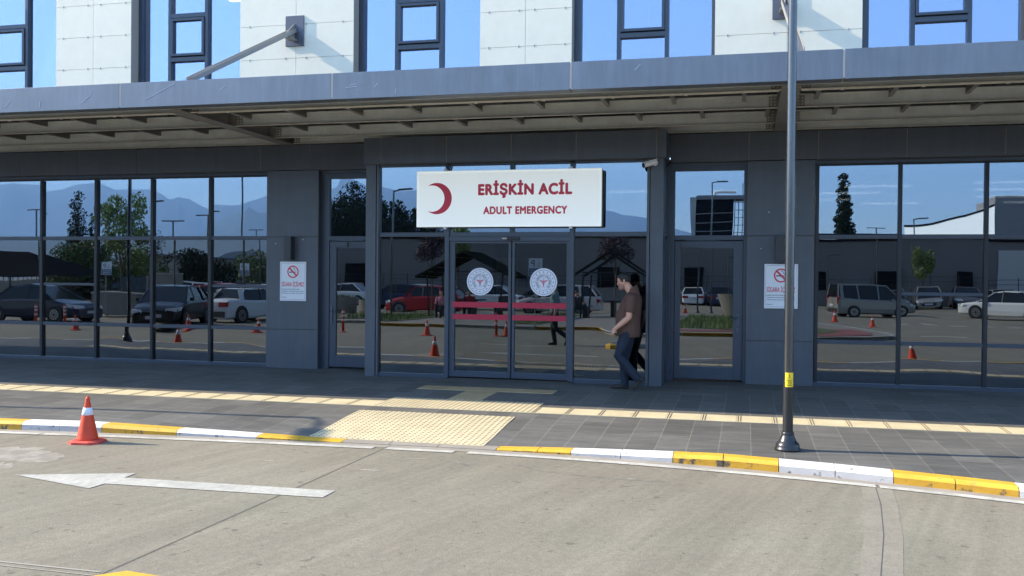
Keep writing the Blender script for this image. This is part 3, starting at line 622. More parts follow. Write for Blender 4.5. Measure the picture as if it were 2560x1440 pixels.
# sliding doors
g=MB((-3.7,B,2.25)); g.box(-4.70,-2.71,B-.06,B+.1,2.225,2.299,'dark_frame'); g.box(-3.80,-3.52,B-.10,B-.061,2.245,2.285,'black_box'); g.box(-3.80,-3.72,B-.105,B-.10,2.25,2.28,'panel_edge'); g.build('door_header',HB,bevel=.003)
def emblem(cx,cz,y,parent):
    g=MB((cx,y,cz)); g.box(0,0,0,0,0,0,'sticker_white') if 0 else None
    g.disc((cx,cz),.222,y,'sticker_white',48); g.disc((cx,cz),.197,y-.0008,'sticker_grey',48,.190); g.disc((cx,cz),.132,y-.0008,'sticker_grey',40,.128); g.disc((cx,cz),.084,y-.0008,'sticker_grey',36,.081)
    for k in range(16):
        a=2*PI*k/16; X,Z=cx+.161*math.sin(a),cz+.161*math.cos(a); pts=[]
        for q in range(10):
            rr=.0135 if q%2==0 else .0058; b=PI/2+q*PI/5; pts.append((X+rr*math.cos(b),y-.001,Z+rr*math.sin(b)))
        g.poly(pts,'dark_red')
    # winged staff
    g.poly([(cx-.006,y-.0012,cz+.03),(cx-.004,y-.0012,cz-.065),(cx,y-.0012,cz-.075),(cx+.004,y-.0012,cz-.065),(cx+.006,y-.0012,cz+.03)],'dark_red')
    for s in(-1,1):
        for j in range(4):
            z=cz+.026-j*.0115; L=.070-j*.014
            g.poly([(cx+s*.010,y-.0012,z-.001),(cx+s*L,y-.0012,z+.008),(cx+s*(L-.006),y-.0012,z-.002),(cx+s*.012,y-.0012,z-.0085)],'red_letter')
        zz=[cz+.0-.012*i for i in range(7)]
        for i in range(6):
            a=.024*(1-i/7)*math.cos(i*PI/2)*s; b=.024*(1-(i+1)/7)*math.cos((i+1)*PI/2)*s
            g.poly([(cx+a-.003,y-.0013,zz[i]),(cx+a+.004,y-.0013,zz[i]),(cx+b+.004,y-.0013,zz[i+1]),(cx+b-.003,y-.0013,zz[i+1])],'red_letter')
    pts=[]
    for i in range(13): a=R(-60+300*i/12+180+0); 
    for i in range(15): a=R(135+270*i/14); pts.append((cx+.014*math.cos(a),y-.0012,cz+.056+.014*math.sin(a)))
    for i in range(15): a=R(405-270*i/14); pts.append((cx+.0105*math.cos(a),y-.0012,cz+.060+.0105*math.sin(a)))
    n=len(pts); base=pts; vs=base; g.add(vs,[(i,i+1,n-2-i,n-1-i) for i in range(n//2-1)],'sticker_grey')
    o=g.build('emblem_sticker',parent)
    return o
def arc_text(s,cx,cz,r,y,h,m,parent,a0,a1):
    objs=[]; me_all=MB((cx,y,cz)); n=len(s)
    for i,ch in enumerate(s):
        if ch==' ': continue
        a=a0+(a1-a0)*i/(n-1)
        cu=bpy.data.curves.new('t','FONT'); cu.body=ch; cu.offset=.02; cu.align_x='CENTER'; cu.resolution_u=2
        t=bpy.data.objects.new('t',cu); COL.objects.link(t); me=bpy.data.meshes.new_from_object(t.evaluated_get(bpy.context.evaluated_depsgraph_get())); bpy.data.objects.remove(t)
        k=h/.73; ca,sa=math.cos(a),math.sin(a)
        vs=[(cx+r*sa+ (v.co.x*k)*ca+(v.co.y*k)*sa, y, cz+r*ca-(v.co.x*k)*sa+(v.co.y*k)*ca) for v in me.vertices]
        me_all.add(vs,[tuple(p.vertices) for p in me.polygons],m)
    return me_all.build('lettering',parent)
for (x0,x1,ex) in((-4.70,-3.665,-4.186),(-3.645,-2.71,-3.135)):
    g=MB((x0,B-.02,0)); y0=B-.03
    gl0,gl1=(x0+.09,x1-.045) if x0<-4 else (x0+.04,x1-.05)
    g.box(x0,gl0,y0,B+.04,.02,2.222,'dark_frame'); g.box(gl1,x1,y0,B+.04,.02,2.222,'dark_frame'); g.box(gl0,gl1,y0,B+.04,.02,.115,'dark_frame'); g.box(gl0,gl1,y0,B+.04,2.19,2.222,'dark_frame')
    d_=g.build('sliding_door',HB,bevel=.003); p_=pane(d_,gl0,gl1,.115,2.19,B,'glass_clear',.03)
    for z0,z1 in((1.152,1.240),(.955,1.040)):
        g=MB((x0,B-.006,z0)); g.box(gl0-.03,gl1+.0,B-.034 if x0<-4 else B-.034,B-.0311,z0,z1,'red_stripe'); g.build('red_stripe',d_)
    e_=emblem(ex,1.571,B-.008,d_); arc_text('TÜRKİYE CUMHURİYETİ SAĞLIK BAKANLIĞI',ex,1.571,.093,B-.0095,.026,'sticker_grey',d_,R(-140),R(140))
# --- upper storey
g=MB((-4,D,5)); g.box(-30,12,D+.25,D+.4,3.95,9.0,'panel_backing')
UP=[(-16.9,-15.3),(-12.63,-11.02),(-8.79,-6.62),(-4.35,-2.80),(-.52,1.66),(3.95,5.5),(7.8,9.4)]
g=MB((-4,D+.5,5)); g.box(-30,12,D+2.2,D+2.3,3.9,9,'interior_wall'); g.box(-30,12,D+.26,D+2.3,3.9,3.96,'interior_floor'); g.box(-30,12,D+.26,D+2.3,7.2,7.3,'interior_wall')
for x0,x1 in UP: g.box(x0+.02,x1-.02,D-.1,D+.26,3.95,9,'panel_backing')
g.build('upper_wall_core',HB)
for x0,x1,z in((-5.05,-4.42,6.25),(-15.2,-14.4,6.6),(1.8,2.3,6.5)): g=MB((x0,D+.16,z)); g.box(x0,x1,D+.15,D+.17,z,7.1,'paper_white'); g.build('blind',HB)
for x0 in(-12.99,-9.1,-5.5,-10.6,-1.6,2.9): g=MB((x0,D+.13,5)); g.tube([(x0,D+.13,7.1),(x0,D+.13,5.55)],.006,'paper_white',5); g.tube([(x0,D+.13,5.6),(x0,D+.13,5.52)],.014,'paper_white',6); g.build('blind_cord',HB)
for x0,y0 in((-12.2,D+1.1),(-9.5,D+1.4),(-5.9,D+1.2),(-1.2,D+1.3),(3.0,D+1.2)): g=MB((x0,y0,7.1)); g.box(x0-.5,x0+.5,y0-.05,y0+.05,7.08,7.12,'ceiling_lamp'); g.build('ceiling_light',HB)
for x0,x1 in UP:
    g=MB((x0,D-.3,4)); mid=(x0+x1)/2 if x1-x0<1.9 else x0+(x1-x0)*.5; zz=[4.28,4.87,5.455,6.045,6.635,7.22,7.81]
    for z0,z1 in zip(zz,zz[1:]):
        for a,b in((x0,mid),(mid,x1)):
            g.box(a+(.003 if a==mid else 0),b-(.003 if b==mid else 0),D-.30,D-.285,z0+.003,z1-.003,'white_panel')
            for q in(.18,.82) if x1-x0>1.9 else (.2,.86):
                X=a+(b-a)*q; g.box(X-.012,X+.012,D-.3035,D-.3005,z0-.022,z0+.016,'panel_edge')
    g.box(x0,x1,D-.283,D-.10,4.2,7.8,'panel_edge'); g.box(x1-.012,x1+.002,D-.29,D-.08,4.2,7.8,'panel_edge')
    g.build('white_cladding',HB)
def upwin(x0,x1,s0,s1,z4):
    """window between white strips. s0,s1: operable column"""
    Y=D-.02; g=MB((x0,Y,5)); m='dark_frame'
    g.box(x0,x0+.12,Y-.05,Y+.1,4.0,7.9,m); g.box(x1-.06,x1,Y-.05,Y+.1,4.0,7.9,m); g.box(s0-.045,s0+.02,Y-.06,Y+.1,4.0,7.9,m); g.box(s1-.02,s1+.045,Y-.06,Y+.1,4.0,7.9,m)
    for a,b in((5.56,5.64),(6.36,6.44),(7.1,7.15)): g.box(s0+.02,s1-.02,Y-.06,Y+.1,a,b,m)
    w_=g.build('window',HB,bevel=.004)
    g=MB((s0,Y,6)); q=.046
    g.box(s0+.022,s0+.022+q,Y-.09,Y+.02,5.655,6.345,m); g.box(s1-.022-q,s1-.022,Y-.09,Y+.02,5.655,6.345,m); g.box(s0+.022+q,s1-.022-q,Y-.09,Y+.02,5.655,5.655+q,m); g.box(s0+.022+q,s1-.022-q,Y-.09,Y+.02,6.345-q,6.345,m); g.build('sash',w_,bevel=.003)
    pane(w_,x0+.12,s0-.045,4.0,7.9,Y+.01,'glass_upper',.03); pane(w_,s1+.045,x1-.06,4.0,7.9,Y+.01,'glass_upper',.03)
    pane(w_,s0+.02,s1-.02,4.0,5.56,Y+.01,'glass_upper',.03); pane(w_,s0+.02,s1-.02,6.44,7.1,Y+.01,'glass_upper',.03); pane(w_,s0+.068,s1-.068,5.70,6.30,Y-.03,'glass_upper',.03)
upwin(-15.3,-12.63,-14.3,-13.50,0); upwin(-11.07,-8.79,-10.35,-9.62,0); upwin(-6.63,-4.35,-5.90,-5.12,0); upwin(-2.80,-.52,-2.05,-1.30,0); upwin(1.66,3.95,2.42,3.19,0); upwin(5.5,7.8,6.25,7.0,0)
# --- canopy
FY=D-3.9; CZ=3.972
CN=MB((-4,FY,CZ)); CN.box(-30,12,FY+.05,D+.22,4.262,4.279,'roof_sheet')
CP=CN.build('canopy',HB)
js=[-30,-24.7,-21.5,-18.3,-15.1,-11.8,-8.575,-5.35,-2.145,1.07,4.3,7.5,12]
g=MB((-4,FY,4)); g.box(-30,12,FY+.004,FY+.2,3.985,4.31,'seam_light')
for a,b in zip(js,js[1:]): g.box(a+.010,b-.010,FY,FY+.21,CZ,4.318,'fascia')
g.build('fascia_panel',CP,bevel=.003)
for x,z,dx,dz in((-8.15,4.08,.45,.20),(-7.0,4.16,.09,.06),(-5.15,4.12,.16,.01),(-5.1,4.15,.10,.015),(-4.75,4.10,.05,.06),(-9.2,4.06,.16,.12),(-1.35,4.18,.07,.07),(-9.9,4.03,.01,.08),(-4.45,4.02,.005,.06),(-10.5,4.05,.12,.10)):
    g=MB((x,FY-.001,z)); g.bar((x,FY-.0015,z),(x+dx,FY-.0015,z+dz),.0015,.006,'scratch'); g.build('scratch',CP)
g=MB((-4,FY,4)); g.box(-30,12,FY+.21,FY+.30,CZ+.012,CZ+.02,'steel_beam'); g.build('fascia_soffit',CP)
beams=[-24.87,-16.45,-8.03,.39]; BW=.23
for x in beams+[8.8]:
    g=MB((x,13.5,CZ)); g.box(x,x+BW,FY+.30,D-.16,CZ-.012,CZ+.006,'steel_mid'); g.box(x+BW/2-.008,x+BW/2+.008,FY+.3,D-.16,CZ+.006,4.26,'steel_mid'); g.box(x,x+BW,FY+.3,D-.16,4.235,4.252,'steel_mid')
    for yy in(12.05,13.28,14.54): 
        for s in(-1,1): g.box(x+BW/2+s*.012,x+BW/2+s*.13,yy-.012,yy-.002,CZ+.012,4.22,'steel_mid')
    g.build('cross_beam',CP)
bays=[(-30,-24.87),(-24.64,-16.45),(-16.22,-8.03),(-7.80,.39),(.62,8.8),(9.03,12)]
for yy,hh in((12.05,.17),(13.28,.17),(14.54,.17),(15.22,.16)):  # webs kept short so the dark sheet above them reads as shade
    for a,b in bays:
        g=MB(((a+b)/2,yy,CZ)); g.box(a+.004,b-.004,yy+.03,yy+.038,CZ+.008,CZ+hh,'steel_beam'); g.box(a+.004,b-.004,yy-.008,yy+.038,CZ,CZ+.008,'steel_flange'); g.box(a+.004,b-.004,yy-.03,yy+.038,CZ+hh,CZ+hh+.008,'steel_beam')
        # bolted end plates
        for e,s in((a,1),(b,-1)):
            g.box(e+s*.01,e+s*.12,yy+.018,yy+.029,CZ+.015,CZ+.16,'steel_mid')
            for bz in(.045,.085,.13):
                for bx in(.04,.09): g.box(e+s*bx-.008,e+s*bx+.008,yy+.008,yy+.018,CZ+bz-.008,CZ+bz+.008,'steel_flange')
        g.build('purlin',CP)
for (ya,yb,off) in((12.09,13.25,0),(13.32,14.51,.33),(14.58,15.19,.12)):
    x=-28.95+off-.014
    while x<11.5:
        if all(not(bx-.12<x<bx+BW+.05) for bx in beams+[8.8]):
            g=MB((x,ya,4.1)); zb=4.07 if yb<15 else 4.12
            g.box(x,x+.035,ya,yb,zb,4.20,'steel_dark'); g.box(x-.012,x+.045,ya,yb,zb-.006,zb,'steel_mid'); g.build('joist',CP)
        x+=.932
for a,b in bays[1:5]:
    g=MB(((a+b)/2,12.24,3.99)); n=int((b-a)/.93)
    g.tube([(a+.02,12.24,4.0),(b-.02,12.24,4.0)],.011,'steel_flange',8)
    for i in range(n): g.box(a+.5+i*.932-.02,a+.5+i*.932+.02,12.225,12.255,3.984,4.014,'camera_white')
    g.build('conduit',CP)
for x in(-7.72,.52):
    X=x; a=Vector((X,D-.34,5.90)); b=Vector((X+.08,FY+.28,4.36)); 
    g=MB((X,D-.3,5.9)); g.box(X-.175,X+.175,D-.325,D-.3035,5.66,6.19,'plate_blue'); g.build('anchor_plate',CP,bevel=.003)
    g=MB((X,D-.3,5.9)); g.bar(a,b,.10,.012,'strut_steel'); dd=(b-a).normalized()
    up=Vector((1,0,0)).cross(dd).normalized()*(-1)
    for s in(-.045,.045): g.bar(a+Vector((s,0,0))+up*.03,b+Vector((s,0,0))+up*.03,.008,.07,'strut_steel')
    g.add([(X-.006,D-.325,6.05),(X-.006,D-.325,5.74),(X-.006,D-.62,5.73),(X-.006,D-.62,5.83),(X+.006,D-.325,6.05),(X+.006,D-.325,5.74),(X+.006,D-.62,5.73),(X+.006,D-.62,5.83)],[(0,1,2,3),(7,6,5,4),(0,3,7,4),(1,5,6,2),(3,2,6,7)],'strut_steel')
    g.box(X-.07,X+.07,D-.60,D-.36,5.74,5.76,'strut_steel')
    g.build('tie_strut',CP)
# ------------------------------------------------------------------ sign, notices, lamps, camera
SG=empty('sign_board',(-3.69,14.45,2.9),label='large white hanging sign with red crescent and red writing above the sliding doors',cat='sign')
g=MB((-3.69,14.45,2.9)); x0,x1,z0,z1=-5.205,-2.183,2.445,3.347; g.box(x0,x1,14.47,14.56,z0,z1,'sign_edge'); g.box(x0+.02,x1-.02,14.461,14.47,z0+.02,z1-.02,'sign_white')
for a in((x0,x0+.02,z0,z1),(x1-.02,x1,z0,z1),(x0+.02,x1-.02,z0,z0+.02),(x0+.02,x1-.02,z1-.02,z1)): g.box(a[0],a[1],14.455,14.47,a[2],a[3],'sign_white')
g.build('board',SG,bevel=.003)
g=MB((-3.69,14.6,2.9)); g.box(x0+.06,x1+.018,14.56,14.62,z0+.01,z1-.03,'sign_black'); g.build('backing',SG)
g=MB((-3.69,14.5,2.9))
for X in(-4.735,-2.675):
    g.box(X-.02,X+.02,14.49,14.60,z1,z1+.04,'camera_white'); g.box(X-.02,X+.02,14.49,14.60,z0-.03,z0,'camera_white')
g.tube([(-4.735,14.55,3.37),(-4.70,14.56,3.47)],.006,'sign_black',6); g.build('bracket',SG)
g=MB((-4.8,14.45,2.9)); cx,cz=-4.862,2.905; ro=.253; ri=.232; ox=-.062; pts=[]; o=[];i_=[]
a0=R(128)
for k in range(41): a=-a0+2*a0*k/40; o.append((cx+ro*math.cos(a)-.0,14.4595,cz+ro*math.sin(a)))
tip=o[-1]
# inner arc passing near the same tips
import cmath
hx=cx+ro*math.cos(a0); hz=ro*math.sin(a0); ri=.212; icx=hx+math.sqrt(max(ri*ri-hz*hz,0)) ; b0=math.atan2(hz,hx-icx)
for k in range(41): a=-b0+2*b0*k/40; i_.append((icx+ri*math.cos(a),14.4595,cz+ri*math.sin(a)))
g.add(o+i_,[(k,k+1,41+k+1,41+k) for k in range(40)],'red_letter'); g.build('crescent',SG)
# line 1 sits lower part letters 2.973..3.11, dots to 3.16, cedilla lower
t1=text('ERİŞKİN ACİL',1.525,.262,'red_letter',-3.408,3.043,14.459,SG,bold=.060,spacing=1.10)
t2=text('ADULT EMERGENCY',1.362,.112,'red_letter',-3.402,2.707,14.459,SG,bold=.085,spacing=1.10)
def notice(cx,label):
    N=empty('notice',(cx,D-.16,1.54),label=label,cat='notice',group='no smoking notices on the columns')
    g=MB((cx,D-.16,1.54)); g.box(cx-.252,cx+.252,D-.166,D-.152,1.195,1.889,'paper_white'); g.build('board',N,bevel=.002)
    y=D-.168; g=MB((cx,y,1.54)); 
    for a,b,c,e in((-.232,.232,1.862,1.866),(-.232,.232,1.218,1.222),(-.232,-.229,1.222,1.862),(.229,.232,1.222,1.862)): g.box(cx+a,cx+b,y,y+.001,c,e,'sticker_grey')
    g.build('border',N)
    g=MB((cx,y,1.71)); g.disc((cx,1.71),.110,y,'red_letter',40,.088); q=.064
    g.poly([(cx-q-.010,y-.0006,1.71+q-.010+.0),(cx+q-.010,y-.0006,1.71-q-.010),(cx+q+.010,y-.0006,1.71-q+.010),(cx-q+.010,y-.0006,1.71+q+.010)],'red_letter')
    g.box(cx-.075,cx+.035,y,y+.0008,1.695,1.712,'black'); g.box(cx+.042,cx+.048,y,y+.0008,1.695,1.712,'black'); g.box(cx+.055,cx+.061,y,y+.0008,1.695,1.712,'black')
    for (a,b) in zip([(.05,1.718),(.058,1.74),(.03,1.745),(.04,1.765),(.01,1.77),(.0,1.785)],[(.058,1.74),(.03,1.745),(.04,1.765),(.01,1.77),(.0,1.785),(.02,1.79)]):
        g.bar((cx+a[0],y,a[1]),(cx+b[0],y,b[1]),.001,.005,'black')
    g.build('no_smoking_symbol',N)
    text('SİGARA İÇİLMEZ',.43,.115,'red_letter',cx,1.492,y,N,bold=.012)
    text('Bu alanda tütün ürünleri tüketilmesi yasaktır.',.35,.020,'black',cx-.045,1.400,y,N,name='small_print',bold=.02)
    text('Tüketenlere ve kullanılmasına göz yumanlara',.43,.020,'black',cx-.003,1.365,y,N,name='small_print',bold=.02)
    text('4207 sayılı Kanun uyarınca her türlü ceza verilir',.43,.020,'black',cx-.003,1.330,y,N,name='small_print',bold=.02)
    text('Şikayet için:',.095,.020,'black',cx-.168,1.258,y,N,name='small_print',bold=.02)
notice(-7.80,'white no smoking notice with red writing, fully visible on the left dark column')
notice(.527,'white no smoking notice partly hidden behind the lamp post')
def walllamp(x,label):
    o=MB((x,D-.2,2.1)); o.box(x-.065,x+.065,D-.31,D-.15,1.925,2.332,'box_grey'); o.box(x-.05,x+.05,D-.295,D-.165,1.917,1.925,'rim')
    a=o.build('wall_lamp',bevel=.004); tag(a,label,'wall lamp','box lamps above the notices')
walllamp(-7.84,'black box wall lamp above the notice on the left column'); walllamp(.50,'black box wall lamp on the column behind the lamp post')
for x,z in((-8.15,2.21),(-7.62,2.28),(.33,2.7),(.22,2.13)):
    g=MB((x,D-.152,z)); g.box(x-.008,x+.008,D-.154,D-.146,z-.006,z+.006,'camera_white'); g.build('screw',HB)
CM=empty('security_camera',(-1.36,14.59,3.42),label='small white bullet camera on the right pilaster of the entrance',cat='camera')
g=MB((-1.36,14.59,3.42)); g.tube([(-1.38,14.588,3.42),(-1.38,14.55,3.42)],.045,'camera_white',16); g.tube([(-1.38,14.56,3.42),(-1.40,14.5,3.42)],.018,'camera_white',8); g.build('mount',CM,smooth=False)
g=MB((-1.45,14.48,3.40)); g.tube([(-1.35,14.50,3.432),(-1.53,14.44,3.372)],[.036,.038],'camera_white',14); g.bar((-1.34,14.49,3.47),(-1.55,14.435,3.408),.08,.008,'camera_white'); g.build('housing',CM)
g=MB((-1.54,14.43,3.37)); g.tube([(-1.53,14.44,3.372),(-1.555,14.432,3.364)],[.036,.036],'black_box',14); g.build('lens',CM)
g=MB((-4.186,17,0)); 
# ------------------------------------------------------------------ lamp posts
def lamppost(x,y,h,label,head,sticker=False,zb=None,group=None):
    zb=pave_z(x,y) if zb is None else zb
    P=empty('street_lamp',(x,y,zb),label=label,cat='lamp post',group=group)
    g=MB((x,y,zb)); g.lathe((x,y,zb),[(.128,0),(.130,.018),(.122,.03),(.118,.035),(.119,.05),(.108,.075),(.090,.092),(.085,.10),(.074,.128),(.064,.15),(.060,.165),(.063,.172),(.058,.182),(.052,.19)],'pole_dark',32); g.build('base',P,smooth=True)
    g=MB((x,y,zb)); g.tube([(x,y,zb+.17),(x,y,zb+.70)],[.051,.051],'pole_dark',28,False); g.lathe((x,y,zb+.69),[(.051,0),(.051,.012),(.048,.014)],'pole_dark',28); g.build('sleeve',P,smooth=True)
    g=MB((x,y,zb)); g.tube([(x,y,zb+.70),(x,y,zb+h*.5),(x,y,zb+h)],[.0475,.046,.040],'pole_paint',28,False); g.build('shaft',P,smooth=True)
    g=MB((x,y,zb+h)); 
    if head=='arm': g.tube([(x,y,zb+h-.05),(x-.0,y-.15,zb+h+.05),(x,y-.75,zb+h+.1)],.03,'pole_dark',8); g.bar((x,y-.55,zb+h+.09),(x,y-1.15,zb+h+.15),.30,.07,'pole_dark')
    elif head=='tee': g.bar((x-.55,y,zb+h+.02),(x+.55,y,zb+h+.02),.12,.05,'pole_dark')
    else: g.tube([(x,y,zb+h-.03),(x+.3,y,zb+h+.03)],.03,'pole_dark',8); g.bar((x+.25,y,zb+h+.03),(x+.85,y,zb+h+.06),.25,.06,'pole_dark')
    g.build('lamp_head',P)
    if sticker:
        r=.0515; n=8; a0,a1=R(-128),R(-28); z0,z1=zb+.645,zb+.79; vs=[]; 
        g=MB((x,y,z0)); 
        for i in range(n+1):
            a=a0+(a1-a0)*i/n; vs+=[(x+r*math.cos(a),y+r*math.sin(a),z0),(x+r*math.cos(a),y+r*math.sin(a),z1)]
        g.add(vs,[(2*i,2*i+2,2*i+3,2*i+1) for i in range(n)],'label_yellow'); st=g.build('warning_label',P)
        def wrap(u,v,e=.0008): a=R(-78)+u/r; return (x+(r+e)*math.cos(a),y+(r+e)*math.sin(a),z0+v)
        g=MB((x,y,z0)); T=[(-.026,.078),(.026,.078),(0,.128)]; I=[(-.0205,.0812),(.0205,.0812),(0,.121)]
        for i in range(3): j=(i+1)%3; g.poly([wrap(*T[i]),wrap(*T[j]),wrap(*I[j]),wrap(*I[i])],'black')
        for q in([(.003,.114),(-.007,.099),(-.001,.099),(-.004,.086),(.007,.103),(.001,.103)],): g.poly([wrap(*p) for p in q],'black')
        for vz,wd in((.058,.034),(.036,.022),(.014,.032)):
            cu=bpy.data.curves.new('t','FONT'); cu.body={.058:'DİKKAT',.036:'ÖLÜM',.014:'TEHLİKESİ'}[vz]; cu.offset=.03; cu.resolution_u=1
            t=bpy.data.objects.new('t',cu); COL.objects.link(t); me=bpy.data.meshes.new_from_object(t.evaluated_get(bpy.context.evaluated_depsgraph_get())); bpy.data.objects.remove(t)
            xs_=[v.co.x for v in me.vertices]; zs_=[v.co.y for v in me.vertices]; kx=2*wd/(max(xs_)-min(xs_)); kz=.015/(max(zs_)-min(zs_))
            g.add([wrap((v.co.x-min(xs_))*kx-wd,vz+(v.co.y-min(zs_))*kz) for v in me.vertices],[tuple(p.vertices) for p in me.polygons],'black')
        g.build('warning_symbol',st)
    return P
lamppost(.425,9.92,6.3,'tall dark metal lamp post with yellow warning label at the edge of the pavement','arm',True)
lamppost(-15.6,9.50,6.35,'dark lamp post on the pavement far left, mirrored in the left glazing','arm')
GL='lamp posts of the car park seen in the glass'
for i,(x,y,h,hd,lb) in enumerate([(-1.9,-23,7.3,'side','dark lamp post behind the round concrete planter, mirrored in the right side door'),(-2.6,-22,4.3,'side','shorter dark post beside the tall one mirrored in the right door'),(-15.1,-9.5,5.7,'side','lamp post mirrored left of the white sign'),(-38.7,-14,5.3,'tee','T shaped lamp post by the dark tent mirrored far left'),(-30.1,-12,5.7,'side','lamp post mirrored beside the tall light tree'),(-24.6,-6,4.3,'tee','thick lamp post with short head mirrored in the middle left panes'),(-23.5,-7,4.6,'tee','T shaped lamp post mirrored over the dark hatchback'),(-23.2,-9.5,7.4,'side','lamp post taller than the panes mirrored right of the T shaped ones'),(-33.8,-30,5.0,'tee','far T shaped lamp post mirrored by the left column'),(8.3,-35,5.2,'tee','lamp post in front of the grey hall mirrored behind the silver van'),(10.7,-37,6.2,'side','thin lamp post mirrored beside the light sapling'),(5.1,-34,3.7,'side','short lamp with dark head mirrored left of the silver van'),(-1.3,-38,3.4,'side','small lamp mirrored right of the two posts in the right door')]):
    lamppost(x,y,h,lb,hd,zb=-.2,group=GL)
# ------------------------------------------------------------------ cones and bollards
def make_cone(sc=1.0):
    P=empty('traffic_cone'); s=.5*sc
    g=MB(); b=.17*sc
    oc=[(-b,-b*.55),(-b*.55,-b),(b*.55,-b),(b,-b*.55),(b,b*.55),(b*.55,b),(-b*.55,b),(-b,b*.55)]
    g.add([(x,y,0) for x,y in oc]+[(x,y,.022*sc) for x,y in oc]+[(x*.8,y*.8,.036*sc) for x,y in oc],[(i,(i+1)%8,8+(i+1)%8,8+i) for i in range(8)]+[(8+i,8+(i+1)%8,16+(i+1)%8,16+i) for i in range(8)]+[tuple(range(16,24))],'cone_base'); g.build('base',P)
    def rr(t): return (.112-(.112-.022)*t)*sc
    g=MB(); g.lathe((0,0,0),[(rr(0)*1.02,.034*sc),(rr(.02),.05*sc),(rr(.55),.05*sc+.42*sc*.55),(rr(.97),.05*sc+.41*sc*.97),(.024*sc,.475*sc),(.020*sc,.487*sc),(.012*sc,.494*sc)],'cone_red',28); g.build('body',P,smooth=True)
    g=MB(); z0,z1=.05*sc+.42*sc*.60,.05*sc+.42*sc*.79; g.lathe((0,0,0),[(rr(.60)+.001,z0),(rr(.60)+.0035,z0+.002),(rr(.79)+.0035,z1-.002),(rr(.79)+.001,z1)],'cone_band',28); g.build('reflective_band',P,smooth=True)
    g=MB(); pts=[(.014*sc*math.cos(a),0,.487*sc+.016*sc*math.sin(a)) for a in [PI*k/6 for k in range(7)]]; g.tube(pts,.005*sc,'cone_red',6); g.build('top_loop',P)
    return P
def copy_tree(o,parent=None):
    c=o.copy(); COL.objects.link(c); c.parent=parent
    for ch in list(o.children): copy_tree(ch,c)
    return c
cone=make_cone(); first=True
CG='orange traffic cones'
for x,y,rz,lb in[(-6.93,8.80,.18,'orange traffic cone with a white band standing on the road by the left kerb'),(3.70,7.75,.5,'orange cone by the kerb mirrored in the right bottom pane'),(-9.85,.92,.2,'smaller looking cone behind the near one mirrored left of the doors'),(-7.35,.55,.1,'orange cone beside the thin bollard mirrored in the left sliding door'),(-14.9,8.3,.3,'orange cone at the foot of the far left lamp post'),(-15.5,2.9,0,'orange cone mirrored beside the old white car'),(-21.8,3.8,.2,'orange cone mirrored in front of the navy car'),(-18.1,2.9,.4,'orange cone between two bollards mirrored in the left glazing'),(-26.6,7.8,.4,'orange cone mirrored at the left edge of the picture'),(3.67,-11.8,.1,'orange cone mirrored behind the rear of the silver van'),(4.99,-9.9,.2,'orange cone on the red paving mirrored right of its pair'),(-3.0,-17.3,0,'orange cone mirrored by the white hatchback')]:
    o=cone if first else copy_tree(cone); first=False; o.location=(x,y,RZ if not(-17<x<4.2 and y<-4) else -.08); o.rotation_euler=(0,0,rz); tag(o,lb,'traffic cone',CG)
def make_bollard():
    P=empty('bollard'); g=MB(); g.lathe((0,0,0),[(.11,0),(.11,.02),(.05,.04),(.045,.06)],'cone_base',16); g.build('base',P)
    g=MB(); g.lathe((0,0,0),[(.045,.05),(.042,.73),(.03,.75)],'cone_red',16); g.build('post',P,smooth=True)
    for z in(.42,.56,.68): g=MB(); g.lathe((0,0,0),[(.0465,z-.03),(.0465,z+.03)],'cone_band',16); g.build('reflective_band',P)
    return P
bo=make_bollard(); first=True
for x,y,lb in[(-13.0,1.8,'orange bollard mirrored in the left side door'),(-7.65,.67,'orange bollard mirrored beside the cone in the left sliding door'),(-24.6,2.4,'orange bollard mirrored before the rear wheel of the navy car'),(-24.2,1.3,'orange bollard mirrored beside the rear door of the navy car'),(-19.2,3.3,'left orange bollard mirrored before the dark hatchback'),(-18.0,1.8,'right orange bollard mirrored before the dark hatchback')]:
    o=bo if first else copy_tree(bo); first=False; o.location=(x,y,RZ); tag(o,lb,'bollard','orange flexible bollards')
#=====PART3
# ------------------------------------------------------------------ people
def V3(*a): return Vector(a)
def add_remesh(o,vox,sm=4):
    r=o.modifiers.new('remesh','REMESH'); r.mode='VOXEL'; r.voxel_size=vox; r.use_smooth_shade=True
    s=o.modifiers.new('smooth','SMOOTH'); s.iterations=sm; s.factor=.5
def chain(g,pts,rad,m,n=14):
    g.tube(pts,rad,m,n)
    for p,r in((pts[0],rad[0]),(pts[-1],rad[-1])): g.ball(p,r,r,r,m,12,8)
def hand(g,w,d,palm,m,curl=.9,side=1):
    """w wrist, d direction down the hand, palm: normal the palm faces"""
    d=d.normalized(); palm=(palm-d*palm.dot(d)).normalized(); s=d.cross(palm)*side
    c=w+d*.045
    g.loft([(w-d*.01,s*.025,palm*.018),(w+d*.03,s*.036,palm*.016),(w+d*.07,s*.041,palm*.015),(w+d*.092,s*.038,palm*.012)],m,14)
    for k,(L,o) in enumerate(((.068,-.030),(.078,-.010),(.073,.011),(.058,.030))):
        a=w+d*.085+s*o; c1=curl*(.35+.08*k); p=[a]; dd=d.copy()
        for q,l in enumerate((.45,.32,.23)):
            ang=c1*(1.0+.35*q); dd=(dd*math.cos(ang)+palm*math.sin(ang)).normalized(); p.append(p[-1]+dd*L*l)
        chain(g,p,[.0095,.009,.0083,.007],m,8)
    a=w+d*.03-s*.034; t1=a+(d*.6-s*.55+palm*.45).normalized()*.04; t2=t1+(d*.85+palm*.5).normalized()*.03; chain(g,[a,t1,t2],[.013,.011,.009],m,8)
